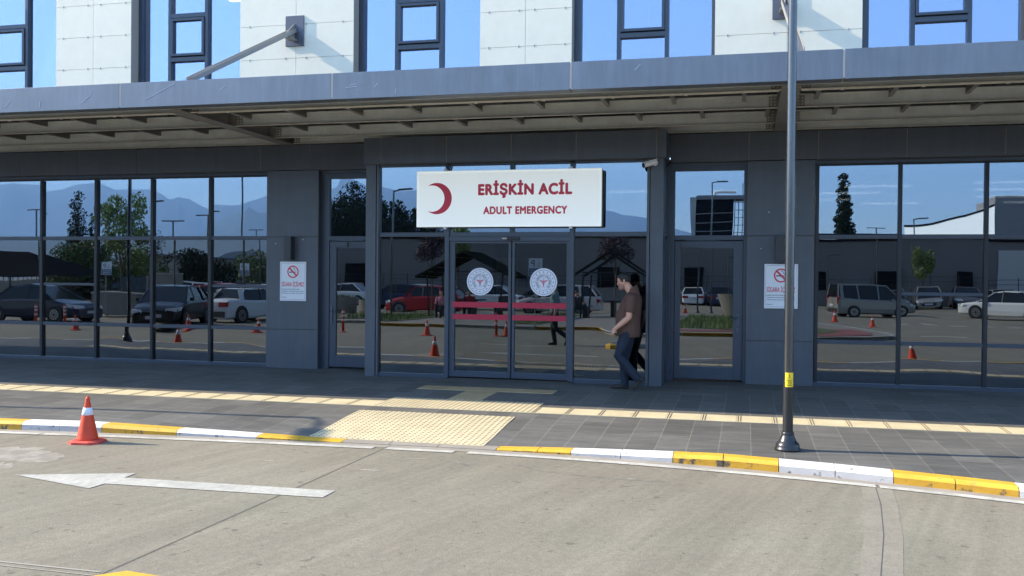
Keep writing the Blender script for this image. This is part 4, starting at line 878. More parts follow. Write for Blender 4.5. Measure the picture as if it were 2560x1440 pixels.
HEADSEC=[(0,.082,.025,.028),(.012,.097,.008,.042),(.035,.101,-.012,.053),(.06,.099,-.045,.060),(.085,.097,-.075,.067),(.11,.095,-.092,.072),(.135,.098,-.10,.076),(.16,.097,-.101,.077),(.185,.088,-.095,.073),(.208,.066,-.078,.061),(.224,.036,-.052,.043),(.233,.005,-.02,.018)]
def head_pts(g,base,tilt,m,grow=0,zmin=-1):
    ca,sa=math.cos(tilt),math.sin(tilt); secs=[]
    fx=Vector((ca,0,-sa)); up=Vector((sa,0,ca))
    for z,f,b,w in HEADSEC:
        if z<zmin: continue
        c=base+fx*((f+b)/2)+up*(z+(grow if z>.2 else 0)); secs.append((c,fx*((f-b)/2+grow),Vector((0,w+grow,0))))
    g.loft(secs,m,20,2.25); return fx,up
def person(name,loc,rz,label,J,shirt,trous,group=None,longsleeve=False,hair='hair',detail=True,bald=False):
    P=empty(name,loc,rz,label=label,cat='person',group=group)
    hb,tilt=J['head'],J.get('tilt',.15)
    g=MB(); fx,up=head_pts(g,hb,tilt,'skin')
    at=lambda x,y,z: hb+fx*x+up*z+Vector((0,y,0))
    # nose, brow, lips, ears
    g.loft([(at(.094,0,.135),up*.008,V3(0,.008,0)),(at(.106,0,.115),up*.010,V3(0,.010,0)),(at(.117,0,.097),up*.010,V3(0,.014,0)),(at(.101,0,.085),up*.006,V3(0,.014,0))],'skin',10)
    g.ball(at(.094,0,.060),.012,.022,.008,'skin',10,6); g.ball(at(.088,.03,.146),.012,.022,.007,'skin',10,6); g.ball(at(.088,-.03,.146),.012,.022,.007,'skin',10,6)
    for s in(1,-1): g.loft([(at(-.012,s*.070,.092),fx*.008,up*.008),(at(-.006,s*.082,.105),fx*.016,up*.02),(at(-.012,s*.088,.120),fx*.019,up*.026),(at(-.016,s*.090,.128),fx*.012,up*.014)],'skin',10)
    chain(g,[J['neck'],hb+fx*-.018+up*.05],[.066,.058],'skin')
    # torso core, arms, legs
    T=J['torso']
    g.loft([(V3(c,0,z),V3(rf*.9,0,0),V3(0,rl*.9,0)) for z,c,rf,rl in T],'skin',18,2.3)
    for s,sd in(('L',1),('R',-1)):
        sh,el,wr=J['sh'+s],J['el'+s],J['wr'+s]; mid=(el+wr)/2
        chain(g,[sh,(sh+el)/2,el,el+(wr-el)*.3,wr],[.056,.053,.046,.048,.031] if detail else [.052,.049,.040,.043,.027],'skin'); hand(g,wr,(J.get('ha'+s,wr+(wr-el))-wr),J.get('pa'+s,V3(.25,-sd,0)),'skin',curl=J.get('curl',.9),side=sd)
        hp,kn,an=J['hp'+s],J['kn'+s],J['an'+s]; chain(g,[hp,kn,kn+(an-kn)*.3,an],[.075,.052,.052,.034],'skin')
    b=g.build('body',P,world=False); add_remesh(b,.0065 if detail else .012,3)
    # eyes, hair, beard
    if detail:
        g=MB()
        for s in(1,-1): g.ball(at(.088,s*.031,.130),.008,.011,.006,'hair',8,6)
        g.build('eye',P,world=False,smooth=True)
        g=MB(); head_pts(g,hb,tilt,'stubble',.0045); bd=g.build('beard',P,world=False,smooth=True); bm=bmesh.new(); bm.from_mesh(bd.data)
        for pc,pn in((at(.0,0,.072),up*1.0+fx*-.35),(at(.012,0,.05),-fx)):
            bmesh.ops.bisect_plane(bm,geom=bm.verts[:]+bm.edges[:]+bm.faces[:],plane_co=pc,plane_no=pn,clear_outer=True)
        bm.to_mesh(bd.data); bm.free()
    g=MB(); head_pts(g,hb,tilt,hair,.009); h=g.build('hair',P,world=False,smooth=True); bm=bmesh.new(); bm.from_mesh(h.data)
    bmesh.ops.bisect_plane(bm,geom=bm.verts[:]+bm.edges[:]+bm.faces[:],plane_co=at(.062,0,.180),plane_no=(fx*.80-up*.62),clear_outer=True)
    bmesh.ops.bisect_plane(bm,geom=bm.verts[:]+bm.edges[:]+bm.faces[:],plane_co=at(-.05,0,.100),plane_no=(fx*.15-up*1),clear_outer=True)
    bm.to_mesh(h.data); bm.free(); sol=h.modifiers.new('s','SOLIDIFY'); sol.thickness=.008; sol.offset=-1
    if detail:
        g=MB(); head_pts(g,hb,tilt,'hair_grey',.006); h2=g.build('hair_side',P,world=False,smooth=True); bm=bmesh.new(); bm.from_mesh(h2.data)
        for pc,pn in((at(.045,0,.11),fx),(at(-.02,0,.160),up),(at(-.03,0,.095),-up+fx*.3)): bmesh.ops.bisect_plane(bm,geom=bm.verts[:]+bm.edges[:]+bm.faces[:],plane_co=pc,plane_no=pn,clear_outer=True)
        bm.to_mesh(h2.data); bm.free()
    # shirt
    g=MB(); g.loft([(V3(c,0,z),V3(rf,0,0),V3(0,rl,0)) for z,c,rf,rl in T],shirt,22,2.4)
    for s in 'LR':
        sh,el,wr=J['sh'+s],J['el'+s],J['wr'+s]
        if longsleeve: chain(g,[sh,(sh+el)/2,el],[.078,.066,.056],shirt); chain(g,[el,wr],[.056,.042],shirt)
        else:
            e=sh+(el-sh)*.72; g.tube([sh,sh+(e-sh)*.5,e],[.080,.078,.079],shirt,16); g.ball(sh,.083,.075,.08,shirt)
    nk=J['neck']; g.tube([nk+V3(-.02,0,-.03),nk+V3(.0,0,.028)],[.088,.074],shirt,16)
    if detail: g.loft([(nk+V3(-.03,0,-.04),V3(.085,0,-.035),V3(0,.105,0)),(nk+V3(-.012,0,.03),V3(.082,0,-.045),V3(0,.080,0)),(nk+V3(.0,0,.085),V3(.072,0,-.05),V3(0,.070,0))],shirt,18)
    o=g.build('shirt',P,world=False); add_remesh(o,.009 if detail else .014,2)
    # trousers
    g=MB(); g.loft(J['pelvis'],trous,20,2.3)
    for s in 'LR':
        hp,kn,an=J['hp'+s],J['kn'+s],J['an'+s]; chain(g,[hp,hp+(kn-hp)*.5,kn,kn+(an-kn)*.35,kn+(an-kn)*.75,an+(an-kn).normalized()*.0],[.108,.096,.076,.072,.064,.062],trous)
    o=g.build('trousers',P,world=False); add_remesh(o,.009 if detail else .014,2)
    for s in 'LR':
        an,he,to=J['an'+s],J['he'+s],J['to'+s]; d=(to-he).normalized(); up2=(an-he-(d*(an-he).dot(d))).normalized(); lat=d.cross(up2)
        g=MB(); L=(to-he).length
        secs=[(he+up2*.035+d*.0,up2*.03,lat*.026),(he+up2*.045+d*.03,up2*.045,lat*.036),(he+up2*.05+d*.08,up2*.052,lat*.038),(he+up2*.04+d*.15,up2*.038,lat*.042),(he+up2*.033+d*(L-.06),up2*.03,lat*.046),(he+up2*.026+d*(L-.015),up2*.022,lat*.034),(he+up2*.022+d*L,up2*.012,lat*.016)]
        g.loft(secs,'shoe',14,2.4); chain(g,[an+up2*.0,he+up2*.05+d*.06],[.052,.045],'shoe')
        sh=g.build('shoe',P,world=False); add_remesh(sh,.006,2)
        g=MB(); g.loft([(he+up2*.010-d*.004,up2*.010,lat*.027),(he+up2*.010+d*.04,up2*.011,lat*.038),(he+up2*.010+d*.11,up2*.010,lat*.037),(he+up2*.010+d*(L-.08),up2*.010,lat*.048),(he+up2*.012+d*(L-.02),up2*.009,lat*.038),(he+up2*.014+d*(L+.004),up2*.007,lat*.018)],'shoe_sole',14,2.6); g.build('sole',sh,world=False)
    return P
man=dict(head=V3(.035,0,1.505),tilt=.26,neck=V3(-.055,0,1.440),
 torso=[(.79,-.012,.160,.182),(.86,-.008,.172,.190),(.95,.0,.180,.196),(1.03,.006,.186,.198),(1.12,.0,.184,.197),(1.22,-.024,.170,.203),(1.31,-.046,.155,.205),(1.375,-.060,.135,.190),(1.42,-.066,.105,.145),(1.45,-.062,.075,.090)],
 pelvis=[(V3(-.01,0,.78),V3(.12,0,0),V3(0,.165,0)),(V3(-.005,0,.86),V3(.15,0,0),V3(0,.178,0)),(V3(0,0,.95),V3(.155,0,0),V3(0,.175,0))],
 shL=V3(-.065,.205,1.355),elL=V3(-.035,.235,1.085),wrL=V3(.155,.235,.925),haL=V3(.215,.225,.845),paL=V3(-.35,-.6,-.5),
 shR=V3(-.045,-.205,1.355),elR=V3(-.10,-.235,1.07),wrR=V3(-.05,-.24,.84),paR=V3(.2,1,0),curl=1.7,
 hpL=V3(.0,.09,.85),knL=V3(.125,.10,.505),anL=V3(-.155,.10,.185),heL=V3(-.265,.10,.175),toL=V3(-.125,.10,-.005),
 hpR=V3(.0,-.09,.85),knR=V3(.065,-.09,.46),anR=V3(.055,-.08,.085),heR=V3(-.005,-.08,.0),toR=V3(.275,-.085,.0))
person('person',(-1.70,14.02,pave_z(-1.7,14.02)+.005),PI,'man in brown polo shirt and blue jeans walking left past the entrance',man,'shirt_brown','jeans')
std=dict(head=V3(.02,0,1.50),tilt=.0,neck=V3(-.02,0,1.43),torso=[(.80,0,.11,.165),(.95,0,.12,.165),(1.1,0,.12,.165),(1.25,0,.125,.185),(1.36,-.01,.115,.19),(1.42,-.015,.08,.13),(1.45,-.015,.06,.08)],
 pelvis=[(V3(0,0,.78),V3(.1,0,0),V3(0,.155,0)),(V3(0,0,.86),V3(.125,0,0),V3(0,.168,0)),(V3(0,0,.95),V3(.12,0,0),V3(0,.16,0))],
 shL=V3(0,.2,1.35),elL=V3(-.08,.25,1.08),wrL=V3(.05,.25,.86),shR=V3(0,-.2,1.35),elR=V3(-.1,-.24,1.08),wrR=V3(-.05,-.25,.83),
 hpL=V3(0,.09,.86),knL=V3(.06,.09,.47),anL=V3(.0,.09,.09),heL=V3(-.06,.09,0),toL=V3(.2,.09,0),hpR=V3(0,-.09,.86),knR=V3(-.05,-.09,.48),anR=V3(-.40,-.09,.22),heR=V3(-.47,-.09,.19),toR=V3(-.32,-.09,-.0))
person('person',(-5.15,3.75,RZ),PI,'person in grey top walking on the road, mirrored in the right sliding door',std,'cloth_teal','cloth_black',detail=False)
sit=dict(head=V3(.05,0,.98),tilt=.1,neck=V3(0,0,.91),torso=[(.38,0,.12,.17),(.5,0,.13,.17),(.65,0,.12,.17),(.78,0,.12,.19),(.86,-.01,.11,.18),(.91,-.015,.07,.12),(.93,-.015,.05,.08)],
 pelvis=[(V3(0,0,.36),V3(.14,0,0),V3(0,.165,0)),(V3(0,0,.45),V3(.14,0,0),V3(0,.165,0)),(V3(0,0,.52),V3(.12,0,0),V3(0,.16,0))],
 shL=V3(0,.2,.84),elL=V3(.06,.25,.60),wrL=V3(.30,.2,.62),shR=V3(0,-.2,.84),elR=V3(.08,-.24,.6),wrR=V3(.32,-.18,.64),
 hpL=V3(0,.09,.45),knL=V3(.43,.11,.47),anL=V3(.42,.11,.09),heL=V3(.36,.11,0),toL=V3(.6,.11,0),hpR=V3(0,-.09,.45),knR=V3(.43,-.11,.47),anR=V3(.46,-.11,.09),heR=V3(.40,-.11,0),toR=V3(.64,-.11,0))
SGp='people sitting under the garden pergolas'
person('person',(-7.35,-12.3,-.08),0,'seated person in dark clothes at the table, mirrored left of the walking man',sit,'cloth_black','cloth_black',SGp,True,detail=False)
person('person',(-13.0,-10.2,-.08),PI/2,'seated person in pink top, mirrored left of the doors',sit,'cloth_pink','cloth_black',SGp,False,detail=False)
person('person',(-11.9,-10.6,-.08),PI/2,'seated person in red top, mirrored behind the left door sticker',sit,'cloth_red','cloth_black',SGp,True,detail=False)
# ------------------------------------------------------------------ vehicles
def car(name,kind,paint,x,y,deg,label,L=4.4,Wd=1.76,H=1.46,z=RZ,cat='car'):
    P=empty(name,(x,y,z),R(deg),label=label,cat=cat,group='parked cars' if cat=='car' else None); pm='paint_'+paint; w=Wd/2; hl=L/2
    belt=.90 if kind!='van' else 1.02
    if kind=='sedan': prof=[(-hl,.62,.80),(-hl+.06,.86,.94),(-hl+.75,.94,.99),(-.6,.93,1),(.75,.92,1),(hl-.95,.86,.98),(hl-.25,.72,.92),(hl-.02,.55,.80)]; gh=[(-hl+.62,.92),(-.95,H-.03),(-.1,H),(.35,H-.06),(hl-1.0,.86)]
    elif kind=='hatch': prof=[(-hl,.72,.84),(-hl+.08,.94,.95),(-hl+.5,.96,.99),(-.6,.95,1),(.75,.93,1),(hl-.85,.88,.98),(hl-.25,.74,.92),(hl-.02,.58,.8)]; gh=[(-hl+.12,.94),(-hl+.55,H-.06),(-.3,H),(.35,H-.05),(hl-.95,.88)]
    elif kind=='old': prof=[(-hl,.80,.92),(-hl+.03,.90,.96),(-hl+.8,.92,.99),(-.6,.90,1),(.7,.88,1),(hl-1.0,.84,.99),(hl-.1,.78,.96),(hl,.62,.92)]; gh=[(-hl+.85,.91),(-hl+1.2,H-.03),(-.2,H),(.35,H-.03),(hl-1.25,.86)]
    else: prof=[(-hl,.95,.93),(-hl+.04,1.05,.97),(-hl+.5,1.06,1),(-.6,1.05,1),(.75,1.02,1),(hl-.85,.98,.98),(hl-.25,.82,.94),(hl-.02,.60,.84)]; gh=[(-hl+.05,1.05),(-hl+.14,H-.05),(-.3,H),(.5,H-.05),(hl-.85,.98)]
    g=MB(); vs=[];n=0
    xs=[prof[0][0]+(prof[-1][0]-prof[0][0])*i/28 for i in range(29)]
    for X in xs:
        for (a,b,c),(d_,e,f_) in zip(prof,prof[1:]):
            if a<=X<=d_+1e-6: t=(X-a)/(d_-a); zb=b+(e-b)*t; ww=w*(c+(f_-c)*t); break
        zl=.20
        ring=[(0,zl-.02),(ww*.86,zl-.02),(ww*.97,zl+.06),(ww*1.0,.5),(ww*.985,zb-.10),(ww*.94,zb-.02),(ww*.6,zb+.015),(0,zb+.025)]
        full=ring+[(-a_,b_) for a_,b_ in ring[-2:0:-1]]; n=len(full)
        vs+=[(X,a_,b_) for a_,b_ in full]
    fs=[(i*n+k,(i+1)*n+k,(i+1)*n+(k+1)%n,i*n+(k+1)%n) for i in range(28) for k in range(n)]+[tuple(range(n))[::-1],tuple(28*n+k for k in range(n))]
    g.add(vs,fs,pm)
    for k in(-.30,.30): 
        for s in(1,-1): g.tube([(k*L,s*(w-.02),.31),(k*L,s*(w+.006),.31)],[.37,.37],'trim_dark',24)
    g.box(-hl-.02,-hl+.1,-w*.8,w*.8,.24,.46,'trim_dark' if kind in('van','old') else pm); g.box(hl-.12,hl-.005,-w*.55,w*.55,.28,.48,'trim_dark')
    g.build('body',P,smooth=False,world=False)
    # glasshouse
    g=MB(); bw,tw=w*.93,w*.72; a=[(x_,-bw if i in(0,len(gh)-1) else -tw,z_) for i,(x_,z_) in enumerate(gh)]; b=[(x_,bw if i in(0,len(gh)-1) else tw,z_) for i,(x_,z_) in enumerate(gh)]; m_=len(gh)
    g.add(a+b,[(i,i+1,m_+i+1,m_+i) for i in range(m_-1)]+[tuple(range(m_))[::-1],tuple(range(m_,2*m_))],'car_glass'); g.build('window',P,world=False)
    g=MB(); 
    for i in range(1,m_-2):
        (x0,z0),(x1,z1)=gh[i],gh[i+1]; g.add([(x0,-tw,z0+.003),(x1,-tw,z1+.003),(x1,tw,z1+.003),(x0,tw,z0+.003),(x0,-tw-.015,z0-.06),(x1,-tw-.015,z1-.06),(x1,tw+.015,z1-.06),(x0,tw+.015,z0-.06)],[(0,1,2,3),(0,4,5,1),(3,2,6,7)],pm)
    for s in(1,-1):
        for (i,j) in((0,1),(m_-1,m_-2)): g.bar((gh[i][0],s*bw,gh[i][1]),(gh[j][0],s*tw,gh[j][1]),.07,.05,pm)
        px=(.0,) if kind!='van' else (-.95,.12)
        for q in px: g.bar((q,s*(bw+.002),belt),(q-.03,s*(tw+.002),H-.03),.07,.02,'trim_dark' if kind!='van' else pm)
        if kind=='van': g.bar((-hl+.25,s*(bw+.002),1.04),(-hl+.28,s*(tw+.002),H-.05),.22,.02,pm)
        if kind in('hatch','old'): g.bar((-hl+.9,s*(bw+.002),belt),(-hl+1.0,s*(tw+.002),H-.05),.20,.02,pm)
        g.box(hl-1.45,hl-1.30,s*(w+.0),s*(w+.14),.93,1.05,pm)
    g.build('roof',P,world=False)
    for k in(-.30,.30):
        for s in(1,-1):
            g=MB((k*L,s*w*.9,.31)); g.tube([(k*L,s*(w-.2),.31),(k*L,s*(w-.0),.31),(k*L,s*(w+.015),.31)],[.315,.315,.29],'tyre',28); wh=g.build('wheel',P,world=False); wh.location=g.o
            g=MB((k*L,s*w*.9,.31)); y_=s*(w+.018)
            for q in range(10):
                a_=2*PI*q/10; b_=a_+.34; g.poly([(k*L+.05*math.cos(a_),y_,.31+.05*math.sin(a_)),(k*L+.20*math.cos(a_),y_,.31+.20*math.sin(a_)),(k*L+.20*math.cos(b_),y_,.31+.20*math.sin(b_)),(k*L+.05*math.cos(b_),y_,.31+.05*math.sin(b_))],'rim')
            for q in range(28):
                a_=2*PI*q/28; b_=2*PI*(q+1)/28; g.poly([(k*L+.19*math.cos(a_),y_,.31+.19*math.sin(a_)),(k*L+.215*math.cos(a_),y_,.31+.215*math.sin(a_)),(k*L+.215*math.cos(b_),y_,.31+.215*math.sin(b_)),(k*L+.19*math.cos(b_),y_,.31+.19*math.sin(b_))],'rim')
            r_=g.build('rim',wh,world=False)
    for s in(1,-1):
        g=MB(); g.add([(hl-.05,s*w*.80,.52),(hl-.01,s*w*.45,.55),(hl-.02,s*w*.45,.66),(hl-.22,s*w*.93,.72),(hl-.42,s*w*.99,.74),(hl-.30,s*w*.985,.60)],[(0,1,2,3,5),(5,3,4)],'headlight'); 
        g.box(hl-.32,hl-.04,s*w*.52,s*w*.86,.56,.68,'headlight'); g.build('headlight',P,world=False)
        g=MB(); zt=(.62,.80) if kind!='van' else (.7,1.15); g.box(-hl-.012,-hl+.14,s*w*(.42 if kind!='van' else .84),s*w*.93,zt[0],zt[1],'taillight'); g.build('taillight',P,world=False)
    for X,zz in((-hl-.03,.62 if kind!='old' else .66),(hl-.0,.40)):
        g=MB(); g.box(X-.01,X+.01,-.26,.26,zz-.055,zz+.055,'plate'); g.build('number_plate',P,world=False)
    return P
car('parked_car','sedan','navy',-27.4,-1.2,0,'dark navy saloon mirrored at the left edge of the glazing',4.6)
car('parked_car','hatch','black',-20.5,0.3,72,'black hatchback facing the kerb, mirrored behind two bollards',4.4,1.8,1.5)
car('parked_car','old','white',-20.5,-5.0,-80,'old boxy white saloon seen from behind, mirrored by the left column',4.1,1.65,1.38)
car('parked_van','van','black',-40,-24.5,180,'dark people carrier mirrored behind the light tree',4.9,1.9,1.95,cat='van')
car('parked_van','van','white',-33.2,-20,180,'white estate van mirrored behind the black hatchback',4.3,1.7,1.55,cat='van')
car('parked_car','hatch','red',-27.2,-14.5,0,'red hatchback mirrored behind the old white saloon',4.2)
car('parked_car','sedan','white',-27.2,-19,0,'white saloon mirrored in the pane next to the left column',4.5)
car('parked_car','sedan','white',-26.9,-29.5,180,'white saloon mirrored in the left side door',4.5)
car('parked_car','hatch','red',-16.2,-17.3,180,'bright red small car mirrored left of the doors',4.0,1.66,1.48)
car('parked_car','hatch','blue',-20.6,-24.8,170,'dark blue car with roof rails mirrored behind the red small car',4.3)
car('parked_car','sedan','white',-21.6,-31,180,'distant white car mirrored above the red small car',4.5)
car('parked_car','sedan','white',-14.8,-24,180,'white car mirrored behind the left door sticker',4.5)
car('parked_car','sedan','grey',-11.8,-26,180,'grey car mirrored between the two door stickers',4.5)
car('parked_car','hatch','pearl',-9.7,-20,180,'large pearl white car mirrored in the right sliding door',4.7,1.8,1.55)
car('parked_car','hatch','white',-3.9,-42,-92,'white hatchback seen from behind in the right side door',4.0)
car('parked_car','hatch','blue',-1.9,-42,-90,'dark blue car beside the white hatchback in the right side door',4.1)
car('parked_car','sedan','blue',1.4,-40,-90,'dark car mirrored behind the concrete planter',4.4)
car('parked_van','van','silver',6.5,-23.0,-16,'silver van with side windows mirrored in the right glazing',4.25,1.72,1.82,cat='van')
car('parked_car','sedan','silver',12.2,-39.5,96,'silver blue saloon facing the hospital, mirrored in the middle right pane',4.4)
car('parked_car','sedan','grey',14.9,-41,96,'grey saloon mirrored right of the silver blue one',4.5)
car('parked_car','sedan','grey',9.7,-39,90,'dark grey car mirrored just right of the silver van',4.4)
car('parked_car','sedan','silver',17.2,-41,270,'far silver car mirrored in front of the black gate',4.4)
car('parked_car','sedan','white',13.3,-23.3,208,'white car with dark windows mirrored at the right edge of the glazing',4.6)
# ------------------------------------------------------------------ trees
def tree(name,x,y,z,h,trunk_h,blobs,leaf,nleaf,size,label,seed,cat='tree',tr=.07,lean=0,group=None):
    r=random.Random(seed); P=empty(name,(x,y,z),label=label,cat=cat,group=group)
    g=MB(); top=Vector((lean,0,h*.8)); g.tube([(0,0,0),(lean*.3,0,trunk_h*.6),(lean*.6,.02,trunk_h),top],[tr,tr*.8,tr*.6,tr*.2],'bark',8)
    for bx,by,bz,rx,rz_ in blobs:
        st=Vector((lean*.5*trunk_h/h,0,min(trunk_h*r.uniform(.75,1.1),bz))); g.tube([st,(st+Vector((bx,by,bz)))/2+Vector((r.uniform(-.1,.1),r.uniform(-.1,.1),.05)),(bx,by,bz)],[tr*.5,tr*.35,tr*.12],'bark',6)
    g.build('trunk',P,world=False)
    g=MB(); tot=sum(b[3]**2*b[4] for b in blobs)
    for bx,by,bz,rx,rz_ in blobs:
        k=int(nleaf*rx*rx*rz_/tot)
        for i in range(k):
            u=Vector((r.gauss(0,1),r.gauss(0,1),r.gauss(0,1))).normalized()*(r.random()**.45)
            c=Vector((bx+u.x*rx,by+u.y*rx,bz+u.z*rz_))
            if noise.noise(c*(1.3/max(rx,.3))*1.0+Vector((seed,0,0)))<-.18: continue
            s=size*r.uniform(.6,1.3); n1=Vector((r.gauss(0,1),r.gauss(0,1),r.gauss(0,1))).normalized(); n2=n1.orthogonal().normalized(); n3=n1.cross(n2)
            g.add([c-n2*s,c+n3*s*.45,c+n2*s,c-n3*s*.45],[(0,1,2,3)],leaf)
    g.build('crown',P,world=False); return P
def column_blobs(h,w,n=9,base=.3):
    return [(random.Random(i+int(h*10)).uniform(-.15,.15)*w,random.Random(i+5).uniform(-.15,.15)*w,base+(h-base)*(i+.5)/n,w*(1-.75*(i/n)**1.4),(h-base)/n*.8) for i in range(n)]
tree('cypress_tree',-48,-29,-.2,8.2,.6,column_blobs(8.1,1.25,12),'leaf_dark',9000,.10,'tall dark cypress mirrored left of the light tree',3,tr=.12)
tree('cypress_tree',-46.9,-29,-.2,6.6,.6,column_blobs(6.4,.45),'leaf_dark',3000,.10,'shorter dark cypress beside the tall one',4,tr=.08)
tree('cypress_tree',7.9,-52,-.2,10.6,.8,column_blobs(10.6,1.25,18),'leaf_dark',22000,.13,'tall pointed cypress rising behind the grey hall, mirrored on the right',6,tr=.15)
tree('young_tree',-28.4,-7.4,-.1,5.6,2.2,[(-.9,0,4.6,.55,.7),(-.2,.2,5.0,.5,.6),(.8,0,5.0,.5,.7),(.3,0,4.2,.7,.6),(-.5,0,3.6,.6,.5),(.9,0,3.7,.55,.6),(.1,.2,3.2,.6,.4)],'leaf_light',5200,.085,'slender light green tree mirrored in the left glazing',7,tr=.05)
tree('bushy_tree',-44.6,-24,-.2,4.6,1.0,[(0,0,2.6,1.6,1.4),(1.4,0,3.2,1.2,1.2),(-1.0,0,1.8,1.2,1.3),(2.6,0,3.4,1.0,1.3),(2.8,0,1.9,1.2,1.3)],'leaf_green',12000,.11,'broad bushy tree mirrored below the cypress',8,tr=.12)
tree('bushy_tree',-41.0,-26,-.2,4.4,1.2,[(0,0,3.0,1.1,1.2),(1.2,0,2.2,1.1,1.3),(-.9,0,2.2,1.0,1.2)],'leaf_light',7000,.10,'yellow green bushy tree mirrored behind the parking sign',9,tr=.1)
tree('bushy_tree',-39.5,-30,-.2,3.6,.8,[(0,0,2.3,2.0,1.5),(2.2,0,2.0,1.6,1.3)],'leaf_dark',9000,.11,'dark bushy tree mirrored behind the dark people carrier',10,tr=.1)
tree('bushy_tree',-39.8,-40,-.2,4.6,.8,[(0,0,2.6,1.9,1.6),(2.0,0,2.0,1.4,1.4)],'leaf_green',6000,.12,'small bushy tree by the shed, mirrored at the left column',12,tr=.1)
tree('bare_tree',-26.6,-7.4,-.1,4.4,1.6,[(-.25,0,3.4,.35,.8),(.2,0,3.2,.35,.8),(0,0,2.6,.4,.6)],'leaf_purple',900,.05,'nearly bare purplish tree mirrored above the planter',13,tr=.05)
tree('purple_tree',-14.6,-13.5,-.1,4.2,2.0,[(0,0,3.3,.7,.7),(-.5,0,2.9,.45,.45),(.4,0,3.7,.5,.5)],'leaf_purple',2600,.07,'dark purple leaved tree mirrored under the sign on the left',14,tr=.05)
tree('purple_tree',-6.3,-17.5,-.1,4.3,2.0,[(0,0,3.4,.8,.7),(-.5,0,2.9,.5,.5),(.5,0,3.0,.5,.5)],'leaf_purple',2600,.07,'dark purple leaved tree mirrored above the walking man',15,tr=.05)
tree('young_tree',-14.6,-17.5,-.1,4.7,1.9,[(0,0,3.5,.65,1.0),(.2,0,4.2,.45,.6),(-.2,0,2.7,.5,.5)],'leaf_light',3600,.085,'light green young tree mirrored left of the sliding doors',16,tr=.05)
tree('young_tree',12.2,-41.6,-.1,4.4,1.6,[(-.45,0,3.4,.35,.9),(.45,0,3.1,.4,.9),(0,0,2.4,.6,.6),(0,0,3.3,.35,.6)],'leaf_light',3600,.085,'light green sapling before the grey hall mirrored on the right',17,tr=.05)
tree('young_tree',-5.7,-30,-.1,3.9,1.6,[(0,0,3.1,.3,.7),(0,0,2.5,.35,.4)],'leaf_light',900,.08,'thin sapling mirrored above the man beside the purple tree',18,tr=.04)
for i,(x,y,h,w) in enumerate([(-38.2,-50,9.4,2.2),(-35.4,-50,10.8,2.4),(-33.4,-51,9.8,2.3),(-31.0,-50,9.0,2.3),(-28.6,-50,8.4,2.2)]):
    tree('pine_tree',x,y,-.2,h,2.5,[(0,0,h*.72,w*.8,h*.26),(-w*.5,0,h*.6,w*.55,h*.24),(w*.5,.3,h*.62,w*.55,h*.25),(0,0,h*.38,w*.8,h*.3),(w*.2,0,h*.88,w*.4,h*.12)],'leaf_dark',12000,.17,['large dark pine mirrored at the left column edge','highest dark pine mirrored over the left side door','round dark pine mirrored over the left side door handle side','dark pine mirrored left of the sign','lower dark pine mirrored at the left edge of the sign'][i],20+i,tr=.2)
# ------------------------------------------------------------------ buildings and fittings opposite
H_=empty('grey_hall',(6,-46,-.2),label='long windowless grey hall mirrored behind the parked cars',cat='building')
g=MB((0,-45,-.2)); g.box(-35.2,60,-60,-45.5,-.2,4.9,'far_wall'); g.build('wall',H_)
g=MB((0,-45,4.2)); g.box(-35.3,60.1,-45.6,-45.38,4.9,5.07,'far_dark'); g.build('roof_edge',H_)
g=MB((20,-46,0)); g.box(18.1,60,-45.49,-45.40,-.2,4.3,'far_wall_light'); g.build('light_wall_section',H_)
g=MB((11,-50,4)); zt=[(13.2,-58,6.75),(15.0,-55.5,6.8),(17.0,-52.7,7.1),(18.9,-50,7.8)]
for (a,ya,za),(b_,yb,zb_) in zip(zt,zt[1:]): g.add([(a,ya,4.8),(b_,yb,4.8),(b_,yb,zb_),(a,ya,za),(a+1,-60,4.8),(b_+1,-60,4.8),(b_+1,-60,zb_),(a+1,-60,za)],[(3,2,1,0),(4,5,6,7),(3,7,6,2)],'far_white'); g.add([(a-.03,ya+.03,za-.02),(b_-.03,yb+.03,zb_-.02),(b_-.03,yb+.03,zb_+.12),(a-.03,ya+.03,za+.12)],[(3,2,1,0)],'far_dark')
g.build('white_upper_wall',H_)
g=MB((16,-50,4)); g.box(18.9,40,-58,-50,4.8,8.5,'far_wall'); g.build('upper_storey',H_)
for x0,x1,z0,z1 in((-34.0,-31.0,-.1,2.9),(-4.8,-3.4,-.1,2.6),(4.6,6.0,-.1,2.6),(9.5,11.4,-.1,2.6),(15.3,16.3,-.1,2.35),(-11.5,-9.8,-.1,2.6)):
    g=MB((x0,-45.4,0)); g.box(x0,x1,-45.5,-45.36,z0,z1,'far_dark'); g.build('gate',H_)
T_=empty('rooftop_plant',(-2.1,-46.5,4.9),label='dark louvred plant box with white duct on the roof of the grey hall',cat='plant box')
g=MB((-2.1,-46,5)); g.box(-3.9,-1.1,-48.5,-46,4.95,8.1,'far_dark')
for z in(5.6,6.3,7.0): g.box(-3.9,-1.1,-45.99,-45.95,z,z+.07,'far_wall')
g.add([(-4.15,-45.9,4.9),(-3.9,-45.9,4.9),(-3.9,-45.9,8.3),(-4.35,-45.9,8.3),(-4.15,-48.5,4.9),(-3.9,-48.5,4.9),(-3.9,-48.5,8.3),(-4.35,-48.5,8.3)],[(3,2,1,0),(0,4,7,3),(1,2,6,5)],'house_wall'); g.box(-3.9,-.1,-48.5,-45.9,8.1,8.4,'far_wall'); g.build('louvre_box',T_)
g=MB((-1.5,-46,8)); g.tube([(-2.6,-46.2,8.3),(-2.5,-46.2,8.65),(-2.0,-46.2,8.72),(-.9,-46.2,8.7)],.14,'far_white',10); g.build('duct',T_)
g=MB((-.6,-46,5))
